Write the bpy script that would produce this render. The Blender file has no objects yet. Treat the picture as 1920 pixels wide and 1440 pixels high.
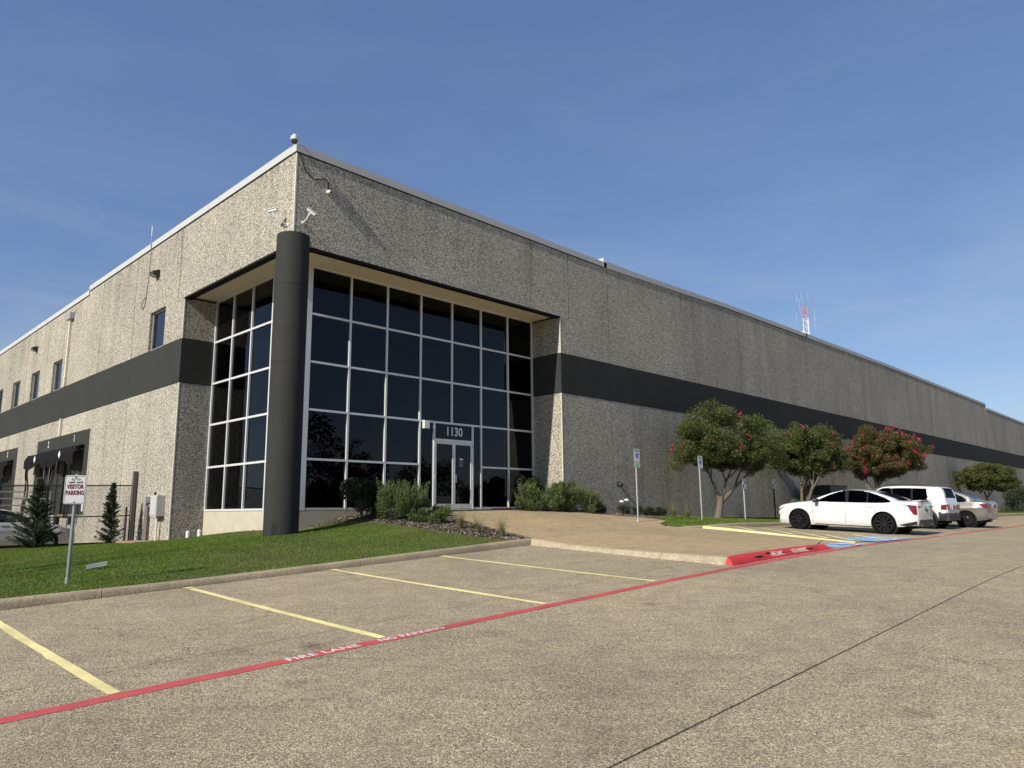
import bpy, bmesh, math, random
import numpy as np
from mathutils import Vector, Matrix
from mathutils.geometry import delaunay_2d_cdt
R_ = math.radians
random.seed(7); rng = np.random.default_rng(7)
scene = bpy.context.scene
COL = scene.collection

# ------------------------------------------------------------------ camera
YAW, PITCH, ROLL, FPX = R_(44.2304), R_(9.7991), R_(-0.5360), 1371.19
fw = Vector((math.cos(PITCH)*math.cos(YAW), math.cos(PITCH)*math.sin(YAW), math.sin(PITCH)))
rt = Vector((math.sin(YAW), -math.cos(YAW), 0)); upv = rt.cross(fw)
rt2 = rt*math.cos(ROLL)+upv*math.sin(ROLL); up2 = upv*math.cos(ROLL)-rt*math.sin(ROLL)
cam = bpy.data.cameras.new('camera'); cam_o = bpy.data.objects.new('camera', cam); COL.objects.link(cam_o)
cam_o.matrix_world = Matrix(((rt2.x, up2.x, -fw.x, 0), (rt2.y, up2.y, -fw.y, 0), (rt2.z, up2.z, -fw.z, 0), (0, 0, 0, 1)))
cam.sensor_width = 36; cam.lens = FPX/1920*36; cam.clip_start = .05; cam.clip_end = 5000
scene.camera = cam_o

# ------------------------------------------------------------------ sky and sun
SUN = Vector((-1.42, -0.128, 1.0)).normalized()          # towards the sun
EL = math.asin(SUN.z); AZ = math.atan2(SUN.x, SUN.y)
world = bpy.data.worlds.new('World'); scene.world = world; world.use_nodes = True
wn = world.node_tree; wn.nodes.clear()
w_out = wn.nodes.new('ShaderNodeOutputWorld'); w_bg = wn.nodes.new('ShaderNodeBackground')
w_sky = wn.nodes.new('ShaderNodeTexSky'); w_sky.sky_type = 'NISHITA'; w_sky.sun_disc = False
w_sky.sun_elevation = EL; w_sky.sun_rotation = AZ
w_sky.altitude = 0; w_sky.air_density = 1.0; w_sky.dust_density = 0.35; w_sky.ozone_density = 2.4
# thin cloud wisps low in the sky
w_tc = wn.nodes.new('ShaderNodeTexCoord'); w_map = wn.nodes.new('ShaderNodeMapping')
w_map.inputs['Scale'].default_value = (2.2, 2.2, 9.0); w_map.inputs['Rotation'].default_value = (0, R_(8), R_(30))
w_no = wn.nodes.new('ShaderNodeTexNoise'); w_no.inputs['Scale'].default_value = 1.6; w_no.inputs['Detail'].default_value = 7
w_no.inputs['Roughness'].default_value = .55; w_no.inputs['Distortion'].default_value = .5
w_rp = wn.nodes.new('ShaderNodeValToRGB'); w_rp.color_ramp.elements[0].position = .40; w_rp.color_ramp.elements[1].position = .74
w_rp.color_ramp.elements[0].color = (0, 0, 0, 1); w_rp.color_ramp.elements[1].color = (.55, .55, .55, 1)
w_mx = wn.nodes.new('ShaderNodeMix'); w_mx.data_type = 'RGBA'; w_mx.blend_type = 'MIX'
w_mx.inputs['B'].default_value = (4.2, 4.7, 5.6, 1)
wn.links.new(w_tc.outputs['Generated'], w_map.inputs['Vector']); wn.links.new(w_map.outputs['Vector'], w_no.inputs['Vector'])
w_sep = wn.nodes.new('ShaderNodeSeparateXYZ'); w_el = wn.nodes.new('ShaderNodeMapRange'); w_mul = wn.nodes.new('ShaderNodeMath'); w_mul.operation = 'MULTIPLY'
w_el.inputs['From Min'].default_value = .10; w_el.inputs['From Max'].default_value = .42; w_el.inputs['To Min'].default_value = 1.0; w_el.inputs['To Max'].default_value = .12   # clouds gather low, as haze does
wn.links.new(w_tc.outputs['Generated'], w_sep.inputs['Vector']); wn.links.new(w_sep.outputs['Z'], w_el.inputs['Value'])
wn.links.new(w_no.outputs['Fac'], w_rp.inputs['Fac']); wn.links.new(w_rp.outputs['Color'], w_mul.inputs[0]); wn.links.new(w_el.outputs['Result'], w_mul.inputs[1]); wn.links.new(w_mul.outputs['Value'], w_mx.inputs['Factor'])
w_hz = wn.nodes.new('ShaderNodeMix'); w_hz.data_type = 'RGBA'; w_hz.inputs['Factor'].default_value = .36      # even summer haze
w_hz.inputs['B'].default_value = (1.25, 2.15, 4.9, 1)
wn.links.new(w_sky.outputs['Color'], w_hz.inputs['A']); wn.links.new(w_hz.outputs['Result'], w_mx.inputs['A']); wn.links.new(w_mx.outputs['Result'], w_bg.inputs['Color'])
w_bg.inputs['Strength'].default_value = 0.092
wn.links.new(w_bg.outputs['Background'], w_out.inputs['Surface'])
sun = bpy.data.lights.new('sun', 'SUN'); sun.energy = 5.0; sun.angle = R_(.53); sun.color = (1.0, .93, .82)
sun_o = bpy.data.objects.new('sun', sun); COL.objects.link(sun_o)
sun_o.rotation_euler = SUN.to_track_quat('Z', 'Y').to_euler(); sun_o.location = SUN*60
scene.view_settings.view_transform = 'Standard'; scene.view_settings.look = 'None'
scene.view_settings.gamma = 1; scene.view_settings.use_curve_mapping = False
scene.view_settings.exposure = 0.35
scene.cycles.max_bounces = 8; scene.cycles.transparent_max_bounces = 24

# ------------------------------------------------------------------ material helpers
MATS = {}
class NT:
    def __init__(s, name):
        s.m = bpy.data.materials.new(name); s.m.use_nodes = True; s.t = s.m.node_tree
        s.b = s.t.nodes['Principled BSDF']; s.out = s.t.nodes['Material Output']; MATS[name] = s.m
    def n(s, typ, props=None, **inp):
        nd = s.t.nodes.new('ShaderNode'+typ)
        for k, v in (props or {}).items(): setattr(nd, k, v)
        for k, v in inp.items():
            key = k.replace('_', ' ')
            s.set(nd.inputs[key], v)
        return nd
    def set(s, sock, v):
        if isinstance(v, bpy.types.NodeSocket): s.t.links.new(v, sock)
        elif isinstance(v, (tuple, list)) and sock.type == 'RGBA' and len(v) == 3: sock.default_value = (*v, 1)
        else: sock.default_value = v
    def coord(s, scale=(1, 1, 1), rot=(0, 0, 0), kind='Object'):
        tc = s.n('TexCoord'); mp = s.n('Mapping', Vector=tc.outputs[kind], Scale=scale, Rotation=rot); return mp.outputs['Vector']
    def noise(s, vec, scale, detail=4, rough=.5, dist=0):
        return s.n('TexNoise', Vector=vec, Scale=scale, Detail=detail, Roughness=rough, Distortion=dist)
    def vor(s, vec, scale, feature='F1', rand=1.0):
        return s.n('TexVoronoi', {'feature': feature}, Vector=vec, Scale=scale, Randomness=rand)
    def ramp(s, fac, stops, interp='LINEAR'):
        r = s.n('ValToRGB', Fac=fac); cr = r.color_ramp; cr.interpolation = interp
        while len(cr.elements) < len(stops): cr.elements.new(.5)
        for e, (p, c) in zip(cr.elements, stops):
            e.position = p; e.color = (*c, 1) if isinstance(c, (tuple, list)) else (c, c, c, 1)
        return r.outputs['Color']
    def mix(s, a, b, fac, mode='MIX'):
        m = s.n('Mix', {'data_type': 'RGBA', 'blend_type': mode}); s.set(m.inputs['Factor'], fac)
        s.set(m.inputs['A'], a); s.set(m.inputs['B'], b); return m.outputs['Result']
    def math(s, op, a, b=0.0):
        m = s.n('Math', {'operation': op}); s.set(m.inputs[0], a); s.set(m.inputs[1], b); return m.outputs[0]
    def bump(s, h, strength, dist, normal=None):
        b = s.n('Bump', Height=h, Strength=strength, Distance=dist)
        if normal is not None: s.set(b.inputs['Normal'], normal)
        return b.outputs['Normal']
    def fin(s, col=None, rough=None, normal=None, metal=None, spec=None):
        if col is not None: s.set(s.b.inputs['Base Color'], col)
        if rough is not None: s.set(s.b.inputs['Roughness'], rough)
        if normal is not None: s.set(s.b.inputs['Normal'], normal)
        if metal is not None: s.set(s.b.inputs['Metallic'], metal)
        if spec is not None: s.set(s.b.inputs['Specular IOR Level'], spec)
        return s.m

def plain(name, col, rough=.6, metal=0, var=.12, scale=6, bump=0.0, spec=.5):
    k = NT(name); v = k.coord(); no = k.noise(v, scale, 5, .6)
    c = k.mix(tuple(x*(1-var) for x in col), tuple(min(1, x*(1+var)) for x in col), no.outputs['Fac'])
    nrm = k.bump(k.noise(v, scale*12, 3).outputs['Fac'], bump, .01) if bump else None
    rr = k.n('MapRange', Value=no.outputs['Fac'], To_Min=max(.02, rough-.08), To_Max=min(1, rough+.08)).outputs[0]
    return k.fin(c, rr, nrm, metal, spec)

# exposed-aggregate tilt-up concrete
def aggregate(name, light, mid, dark, scale, bump, streak=.22):
    k = NT(name); v0 = k.coord(); wob = k.noise(v0, scale*.55, 3, .6)
    v = k.n('VectorMath', {'operation': 'ADD'}); k.set(v.inputs[0], v0); wv = k.n('VectorMath', {'operation': 'SCALE'}); k.set(wv.inputs[0], wob.outputs['Color']); wv.inputs['Scale'].default_value = 1.1/scale; k.t.links.new(wv.outputs[0], v.inputs[1]); v = v.outputs[0]
    a = k.vor(v, scale); b = k.vor(v, scale*2.1)
    ca = k.n('SeparateColor', Color=a.outputs['Color']).outputs['Red']
    cb = k.n('SeparateColor', Color=b.outputs['Color']).outputs['Green']
    m = k.math('ADD', k.math('MULTIPLY', ca, .62), k.math('MULTIPLY', cb, .38))
    col = k.ramp(m, [(.08, dark), (.30, mid), (.52, light), (.85, tuple(min(1, c*1.22) for c in light))])
    gap = k.ramp(a.outputs['Distance'], [(.28, 1.0), (.60, .30)])  # shade between the pebbles, put into the colour to back up the bump
    col = k.mix(col, gap, .75, 'MULTIPLY')
    big = k.noise(v, .35, 4, .6).outputs['Fac']
    col = k.mix(col, k.ramp(big, [(.3, (.86, .85, .82)), (.7, (1.08, 1.06, 1.02))]), 1, 'MULTIPLY')
    st = k.noise(k.coord((.75, .75, .045)), 1.5, 5, .6).outputs['Fac']
    col = k.mix(col, k.ramp(st, [(.50, (1, 1, 1)), (.72, (1-streak, 1-streak, 1-streak*1.03))]), 1, 'MULTIPLY')
    # rain drips below the coping, and each cast panel a little different
    zc_ = k.n('SeparateXYZ', Vector=v0).outputs['Z']; dm = k.n('MapRange', Value=zc_, From_Min=7.2, From_Max=9.8, To_Min=0.0, To_Max=1.0).outputs[0]
    s2 = k.noise(k.coord((3.2, 3.2, .12)), 1.6, 6, .65).outputs['Fac']
    col = k.mix(col, (.075, .07, .06), k.math('MULTIPLY', k.math('MULTIPLY', k.ramp(s2, [(.54, 0), (.70, 1)]), dm), .50))
    rnd = k.n('ObjectInfo').outputs['Random']; col = k.mix(col, k.ramp(rnd, [(0, (.90, .90, .905)), (1, (1.06, 1.055, 1.04))]), 1, 'MULTIPLY')
    h = k.math('SUBTRACT', k.math('MULTIPLY', k.ramp(a.outputs['Distance'], [(0, 1.0), (.7, 0.0)]), 1.0), k.math('MULTIPLY', b.outputs['Distance'], .5))
    nrm = k.bump(h, bump, .02)
    return k.fin(col, .92, nrm, spec=.25)
aggregate('wall_aggregate', (.56, .535, .46), (.365, .348, .296), (.10, .094, .08), 32, .40)

def lot_concrete(name, base, agg, tint, scale=98, bump=.55, con=1.0):
    k = NT(name); v = k.coord()
    a = k.vor(v, scale); b = k.vor(v, scale*.75)
    ca = k.n('SeparateColor', Color=a.outputs['Color']).outputs['Red']
    cb = k.n('SeparateColor', Color=b.outputs['Color']).outputs['Blue']
    m = k.math('ADD', k.math('MULTIPLY', ca, .45), k.math('MULTIPLY', cb, .55))
    peb = k.ramp(m, [(.16, tuple(c*.30 for c in agg)), (.40, agg), (.62, tuple(c*1.3 for c in agg)), (.84, tuple(min(1, c*2.4) for c in agg))])
    w = k.ramp(k.noise(v, 1.1, 5, .65).outputs['Fac'], [(.3, .62*con), (.7, .95*con)])
    col = k.mix(base, peb, w)
    big = k.noise(v, .22, 6, .62, .4).outputs['Fac']
    col = k.mix(col, k.ramp(big, [(.30, (.80, .80, .80)), (.5, (1, 1, 1)), (.70, tint)]), 1, 'MULTIPLY')
    sm = k.noise(v, 2.6, 5, .6).outputs['Fac']
    col = k.mix(col, k.ramp(sm, [(.30, (.83, .83, .83)), (.60, (1.04, 1.04, 1.04))]), 1, 'MULTIPLY')
    # oil spots
    sp = k.vor(v, .55); spn = k.noise(v, 7, 4).outputs['Fac']
    sd = k.math('ADD', sp.outputs['Distance'], k.math('MULTIPLY', spn, .12))
    col = k.mix(col, k.ramp(sd, [(.08, (.45, .43, .42)), (.17, (1, 1, 1))]), .8, 'MULTIPLY')
    # hairline cracks, broken up by noise
    wv = k.n('VectorMath', {'operation': 'ADD'}); k.set(wv.inputs[0], v); k.t.links.new(k.noise(v, 1.3, 5, .65).outputs['Color'], wv.inputs[1])
    ce = k.vor(wv.outputs[0], .21, 'DISTANCE_TO_EDGE').outputs['Distance']; cm = k.noise(v, .33, 3).outputs['Fac']
    cr = k.math('MULTIPLY', k.ramp(ce, [(.0008, 1), (.0026, 0)]), k.ramp(cm, [(.50, 0), (.58, 1)]))
    col = k.mix(col, (.09, .075, .06), k.math('MULTIPLY', cr, .75))
    nrm = k.bump(k.ramp(a.outputs['Distance'], [(0, 1), (.7, 0)]), bump, .008)
    return k.fin(col, .88, nrm, spec=.3)
lot_concrete('lot_concrete', (.292, .244, .165), (.262, .219, .146), (1.14, 1.11, 1.04))
lot_concrete('apron_concrete', (.33, .252, .148), (.30, .228, .133), (1.12, 1.08, 1.0), 75, .25, .5)
lot_concrete('kerb_concrete', (.30, .245, .165), (.27, .22, .148), (1.1, 1.08, 1.05), 110, .2, .6)
lot_concrete('kerb_light', (.33, .28, .19), (.30, .25, .17), (1.1, 1.08, 1.05), 80, .12, .6)

def paint(name, col, wear=.42, rough=.7):
    k = NT(name); v = k.coord()
    no = k.noise(v, 38, 6, .7).outputs['Fac']; bg = k.noise(v, 1.6, 4, .6).outputs['Fac']
    c = k.mix(tuple(x*.72 for x in col), tuple(min(1, x*1.15) for x in col), k.ramp(bg, [(.3, 0), (.7, 1)]))
    md = k.noise(v, 7, 5, .6).outputs['Fac']
    a = k.math('ADD', k.math('ADD', k.math('MULTIPLY', no, .5), k.math('MULTIPLY', bg, .2)), k.math('MULTIPLY', md, .3))
    alpha = k.ramp(a, [(wear-.07, 0), (wear-.01, 1)])
    k.fin(c, rough, k.bump(k.vor(v, 85).outputs['Distance'], .35, .006)); k.set(k.b.inputs['Alpha'], alpha)
    return k.m
paint('paint_red', (.46, .075, .075), .40); paint('paint_yellow', (.74, .645, .29), .385)
paint('paint_white', (.62, .60, .57), .42); paint('paint_blue', (.22, .40, .60), .42); paint('kerb_red', (.47, .03, .028), .22)
paint('paint_white_worn', (.70, .70, .70), .45)

plain('band_metal', (.038, .0395, .036), .7, 0, .16, 1.2, spec=.04)
plain('column_paint', (.034, .035, .033), .75, 0, .2, 1.5, .12, spec=.06)
plain('coping_metal', (.43, .445, .44), .6, 0, .05, 2, spec=.08)
plain('alum', (.66, .67, .66), .4, .25, .05, 3)
plain('alum_dull', (.42, .43, .43), .45, .5, .1, 5)
plain('soffit_paint', (.74, .67, .49), .8, 0, .06, 1.5)
plain('black_trim', (.010, .010, .010), .65, spec=.12); plain('rubber', (.012, .012, .012), .85, 0, .2, spec=.1)
plain('stem_concrete', (.42, .385, .30), .85, 0, .22, 3, .1)
plain('trim_concrete', (.55, .52, .44), .8, 0, .1, 4)
plain('cream_paint', (.62, .58, .46), .6, 0, .06, 3)
plain('roof_grey', (.3, .3, .3), .9); plain('interior_grey', (.10, .105, .11), .8); plain('interior_dark', (.035, .037, .04), .8)
plain('sign_white', (.56, .57, .57), .45, 0, .04, 3); plain('sign_maroon', (.13, .006, .012), .6)
plain('sign_ink', (.03, .03, .03), .6); plain('sign_green', (.12, .36, .24), .5); plain('sign_blue', (.02, .06, .36), .5)
plain('sign_mint', (.36, .48, .40), .5)
plain('galv', (.36, .38, .38), .45, .6, .14, 12); plain('galv_pipe', (.22, .26, .27), .5, .4, .14, 9)
plain('white_plastic', (.62, .62, .60), .4, 0, .03); plain('box_grey', (.46, .47, .46), .45, .1, .06)
plain('wood_grey', (.12, .112, .10), .9, 0, .25, 14, .3); plain('fabric_black', (.010, .010, .0105), .9, 0, .35, 5, .2, spec=.08)
plain('dock_black', (.008, .008, .008), .9); plain('rust', (.20, .10, .05), .9, 0, .3, 8); plain('pipe_brown', (.05, .028, .02), .8, 0, .3, 8)
plain('bark', (.125, .100, .070), .9, 0, .35, 9, .4); plain('bark_dark', (.09, .07, .055), .95, 0, .3, 6, .4)
plain('util_green', (.030, .046, .038), .55); plain('tower_red', (.48, .20, .13), .6); plain('tower_white', (.75, .75, .75), .6)
plain('fence_dark', (.045, .047, .048), .6, 0, .2, 8, spec=.2); plain('tyre', (.008, .008, .0085), .9, 0, .2, 20, spec=.08); plain('rim_black', (.010, .010, .011), .3, .2, spec=.35); plain('rim_silver', (.62, .63, .64), .3, .7)
plain('chrome', (.75, .75, .75), .12, 1, .02); plain('plastic_black', (.022, .022, .023), .55, 0, .15)
plain('mulch', (.125, .098, .072), .95, 0, .45, 30, .8); plain('soil', (.13, .10, .07), .95, 0, .3, 6, .5)
plain('pvc', (.80, .79, .74), .5); plain('mud_slab', (.27, .19, .12), .9, 0, .2, 5)

def glass(name, tint, refl=1.0, rough=0.0, ior=1.5):
    k = NT(name); k.t.nodes.remove(k.b)
    v = k.coord(); nrm = k.bump(k.noise(v, .8, 2).outputs['Fac'], .015, .05)
    fr = k.n('Fresnel', IOR=ior); k.set(fr.inputs['Normal'], nrm)
    tr = k.n('BsdfTransparent', Color=tint); gl = k.n('BsdfGlossy', Color=(refl*.95, refl*.98, refl), Roughness=rough); k.set(gl.inputs['Normal'], nrm)
    mx = k.n('MixShader', Fac=fr.outputs[0]); k.t.links.new(tr.outputs[0], mx.inputs[1]); k.t.links.new(gl.outputs[0], mx.inputs[2])
    k.t.links.new(mx.outputs[0], k.out.inputs['Surface']); return k.m
glass('glass_tinted', (.035, .042, .05), .66); glass('glass_window', (.12, .14, .16), 1.0, 0, 1.75); glass('glass_car', (.03, .033, .036), .13)
glass('glass_car_clear', (.38, .42, .42), .6)
def carpaint(name, col, metal, rough):
    k = NT(name); k.fin(k.mix(tuple(c*.97 for c in col), col, k.noise(k.coord(), 2, 3).outputs['Fac']), rough, None, metal)
    k.b.inputs['Coat Weight'].default_value = .9; k.b.inputs['Coat Roughness'].default_value = .04; return k.m
carpaint('paint_pearl', (.60, .60, .595), 0, .3); carpaint('paint_champagne', (.15, .145, .132), .35, .36); carpaint('paint_silver', (.60, .60, .59), 0, .36)
def lamp_red(name, col):
    k = NT(name); k.fin(col, .12); k.b.inputs['Coat Weight'].default_value = 1; return k.m
lamp_red('lamp_red', (.12, .004, .007)); lamp_red('lamp_dark', (.03, .03, .035))

def leafmat(name, c0, c1, trans=.35, rough=.5):
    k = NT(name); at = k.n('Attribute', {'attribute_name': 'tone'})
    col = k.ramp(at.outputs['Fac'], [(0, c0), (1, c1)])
    big = k.noise(k.coord(), 1.3, 3).outputs['Fac']
    col = k.mix(col, k.ramp(big, [(.3, (.8, .8, .8)), (.7, (1.12, 1.12, 1.05))]), 1, 'MULTIPLY')
    if name == 'grass_blade':          # drier, yellower patches in the turf
        dry = k.noise(k.coord(), .55, 5, .65).outputs['Fac']; col = k.mix(col, (.20, .185, .055), k.ramp(dry, [(.50, 0), (.74, .45)]))
    k.fin(col, rough, spec=.35)
    tr = k.n('BsdfTranslucent', Color=k.mix(col, (1.1, 1.15, .55), .6, 'MULTIPLY')); mx = k.n('MixShader', Fac=trans)
    k.t.links.new(k.b.outputs[0], mx.inputs[1]); k.t.links.new(tr.outputs[0], mx.inputs[2]); k.t.links.new(mx.outputs[0], k.out.inputs['Surface'])
    return k.m
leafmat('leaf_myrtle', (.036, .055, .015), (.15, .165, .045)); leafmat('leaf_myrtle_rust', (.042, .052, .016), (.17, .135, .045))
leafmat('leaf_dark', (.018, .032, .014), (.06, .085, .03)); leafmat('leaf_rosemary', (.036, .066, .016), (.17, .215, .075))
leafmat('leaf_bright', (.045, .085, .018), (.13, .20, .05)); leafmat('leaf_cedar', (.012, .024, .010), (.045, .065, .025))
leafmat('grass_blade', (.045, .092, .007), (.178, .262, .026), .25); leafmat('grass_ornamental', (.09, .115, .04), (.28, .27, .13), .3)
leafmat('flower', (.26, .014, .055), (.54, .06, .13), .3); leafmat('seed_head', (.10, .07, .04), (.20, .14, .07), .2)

# ------------------------------------------------------------------ mesh helpers
def new_mesh(name, verts, faces, smooth=None):
    me = bpy.data.meshes.new(name); me.from_pydata([tuple(v) for v in verts], [], faces); me.update()
    if smooth is not None:
        me.shade_smooth(); me.set_sharp_from_angle(angle=R_(smooth))
    return me
def link(name, me, mat=None, parent=None):
    o = bpy.data.objects.new(name, me); COL.objects.link(o)
    if mat is not None and me is not None:
        me.materials.clear(); me.materials.append(MATS[mat] if isinstance(mat, str) else mat)
    if parent is not None: o.parent = parent
    return o
def fast_mesh(name, V, F, tone=None):           # V (n,3), F (m,k) all same size
    V = np.asarray(V, np.float32); F = np.asarray(F, np.int32); me = bpy.data.meshes.new(name); m, k = F.shape
    me.vertices.add(len(V)); me.vertices.foreach_set('co', V.ravel())
    me.loops.add(m*k); me.loops.foreach_set('vertex_index', F.ravel())
    me.polygons.add(m); me.polygons.foreach_set('loop_start', np.arange(0, m*k, k, dtype=np.int32))
    me.polygons.foreach_set('loop_total', np.full(m, k, np.int32))
    if tone is not None:
        a = me.attributes.new('tone', 'FLOAT', 'POINT'); a.data.foreach_set('value', np.asarray(tone, np.float32))
    me.update(calc_edges=True); me.validate(); return me
def tag(o, label=None, cat=None, group=None, kind=None):
    if label: o['label'] = label
    if cat: o['category'] = cat
    if group: o['group'] = group
    if kind: o['kind'] = kind
    return o
def thing(name, label, cat, loc=(0, 0, 0), group=None, rz=0):
    o = bpy.data.objects.new(name, None); COL.objects.link(o); o.location = loc; o.rotation_euler = (0, 0, rz); o.empty_display_size = .2
    return tag(o, label, cat, group)

class MB:
    """collects shapes in the coordinates of the thing they belong to"""
    def __init__(s): s.v = []; s.f = []
    def add(s, v, f):
        n = len(s.v); s.v += [Vector(p) for p in v]; s.f += [[i+n for i in q] for q in f]; return s
    def box(s, x0, x1, y0, y1, z0, z1):
        v = [(x, y, z) for z in (z0, z1) for y in (y0, y1) for x in (x0, x1)]
        return s.add(v, [(0, 2, 3, 1), (4, 5, 7, 6), (0, 1, 5, 4), (2, 6, 7, 3), (0, 4, 6, 2), (1, 3, 7, 5)])
    def obox(s, c, ax, ay, az):         # centre and half axes
        c, ax, ay, az = map(Vector, (c, ax, ay, az))
        v = [c+ax*i+ay*j+az*k for k in (-1, 1) for j in (-1, 1) for i in (-1, 1)]
        return s.add(v, [(0, 2, 3, 1), (4, 5, 7, 6), (0, 1, 5, 4), (2, 6, 7, 3), (0, 4, 6, 2), (1, 3, 7, 5)])
    def prism(s, poly, mapf, d0, d1):   # polygon (a,b) -> mapf(a,b,d)
        n = len(poly); v = [mapf(a, b, d0) for a, b in poly]+[mapf(a, b, d1) for a, b in poly]
        f = [list(range(n))[::-1], list(range(n, 2*n))]+[[i, (i+1) % n, n+(i+1) % n, n+i] for i in range(n)]
        return s.add(v, f)
    def tube(s, pts, r, n=8, cap=True):
        pts = [Vector(p) for p in pts]; rs = r if isinstance(r, (list, tuple)) else [r]*len(pts); v = []; f = []
        up = None
        for i, p in enumerate(pts):
            d = (pts[min(i+1, len(pts)-1)]-pts[max(i-1, 0)]).normalized()
            if up is None: up = Vector((0, 0, 1)) if abs(d.z) < .9 else Vector((1, 0, 0))
            a = d.cross(up).normalized(); b = d.cross(a).normalized(); up = a.cross(d) if a.length else up
            for k in range(n):
                t = 2*math.pi*k/n; v.append(p+(a*math.cos(t)+b*math.sin(t))*rs[i])
        for i in range(len(pts)-1):
            for k in range(n): f.append((i*n+k, i*n+(k+1) % n, (i+1)*n+(k+1) % n, (i+1)*n+k))
        if cap: f.append(list(range(n))[::-1]); f.append([(len(pts)-1)*n+k for k in range(n)])
        return s.add(v, f)
    def lathe(s, prof, n=24, M=None, closed=False):     # prof (r,z) around z
        v = []; f = []; m = len(prof)
        for r, z in prof:
            for k in range(n): t = 2*math.pi*k/n; v.append((r*math.cos(t), r*math.sin(t), z))
        for i in range(m-1 if not closed else m):
            j = (i+1) % m
            for k in range(n): f.append((i*n+k, i*n+(k+1) % n, j*n+(k+1) % n, j*n+k))
        if not closed:
            if prof[0][0] > 1e-4: f.append(list(range(n))[::-1])
            if prof[-1][0] > 1e-4: f.append([(m-1)*n+k for k in range(n)])
        if M is not None: v = [M @ Vector(p) for p in v]
        return s.add(v, f)
    def grid(s, fn, nu, nv):
        v = [fn(i/nu, j/nv) for j in range(nv+1) for i in range(nu+1)]
        return s.add(v, [(j*(nu+1)+i, j*(nu+1)+i+1, (j+1)*(nu+1)+i+1, (j+1)*(nu+1)+i) for j in range(nv) for i in range(nu)])
    def mesh(s, name, smooth=None, fix=True):
        me = new_mesh(name, s.v, s.f)
        if fix:
            bm = bmesh.new(); bm.from_mesh(me); bmesh.ops.recalc_face_normals(bm, faces=bm.faces); bm.to_mesh(me); bm.free()
        if smooth is not None: me.shade_smooth(); me.set_sharp_from_angle(angle=R_(smooth))
        return me
    def build(s, name, mat, parent=None, smooth=None, world=True, fix=True):
        """world=True: the coordinates are world coordinates, kept under the parent"""
        o = link(name, s.mesh(name, smooth, fix), mat)
        if parent is not None: adopt(o, parent, world)
        return o
def origin(p):
    v = Vector((0, 0, 0))
    while p is not None: v += p.location; p = p.parent
    return v
def adopt(o, parent, world=True):
    o.parent = parent
    if world: o.matrix_parent_inverse = Matrix.Translation(-origin(parent)-(Vector((0, 0, 0)))) if parent.type == 'EMPTY' else Matrix()
    return o
def lathe_to(p, d):                      # matrix that stands a lathe on p along d
    return Matrix.Translation(Vector(p)) @ Vector(d).to_track_quat('Z', 'Y').to_matrix().to_4x4()

def text_mesh(body, size, offset=0.0, squeeze=1.0, spacing=1.0):
    cu = bpy.data.curves.new('lettering', 'FONT'); cu.body = body; cu.size = size; cu.align_x = 'CENTER'; cu.align_y = 'CENTER'
    cu.offset = offset; cu.resolution_u = 3; cu.space_character = spacing; cu.fill_mode = 'FRONT'
    o = bpy.data.objects.new('lettering', cu); COL.objects.link(o); bpy.context.view_layer.update()
    me = bpy.data.meshes.new_from_object(o.evaluated_get(bpy.context.evaluated_depsgraph_get()))
    V = [(v.co.x*squeeze, v.co.y) for v in me.vertices]; F = [list(p.vertices) for p in me.polygons]
    bpy.data.objects.remove(o); bpy.data.curves.remove(cu); bpy.data.meshes.remove(me)
    return V, F
def lettering(name, body, size, mapf, mat, parent, offset=0.0, squeeze=1.0, spacing=1.0, world=True):
    V, F = text_mesh(body, size, offset, squeeze, spacing)
    o = link(name, new_mesh(name, [mapf(a, b) for a, b in V], F), mat)
    if parent is not None: adopt(o, parent, world)
    return o

# ------------------------------------------------------------------ terrain: two smooth height fields fitted to the site
def plane0(x, y): return -1.86+.0406*x+.0382*y
LOT = [(x, y, plane0(x, y)) for x, y in [(0, 0), (4, 3), (0, 6.9), (5, 6.9), (10, 6.9), (2.5, 12.3), (8, 12.3), (12.5, 12.3), (10, 3), (-6, 4), (-6, 12), (5, -4)]]
LOT += [(17.7, 6.88, -.98), (24.2, 6.88, -.945), (29, 6.88, -.92), (34.5, 6.88, -.90), (39.7, 6.88, -.88), (60, 6.88, -.86), (100, 6.88, -.82),
        (26, 11.2, -.745), (26, 8.2, -.883), (34, 8, -.84), (30.6, 8.2, -.85), (20, 12.4, -.62), (23, 12.4, -.63), (27.5, 12.4, -.66), (40, 12.4, -.66), (68, 12.4, -.72), (110, 12.4, -.7),
        (15.2, 2.8, -1.15), (26, 2, -1.1), (40, 2, -1.06), (70, 0, -1.05), (100, -10, -1.3), (20, -15, -1.9), (50, -15, -1.6), (0, -15, -2.3), (-30, -30, -2.9), (-30, 12, -2.0), (-30, 30, -1.8), (40, -50, -2.4), (120, -50, -2.2), (150, 10, -.8)]
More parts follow.
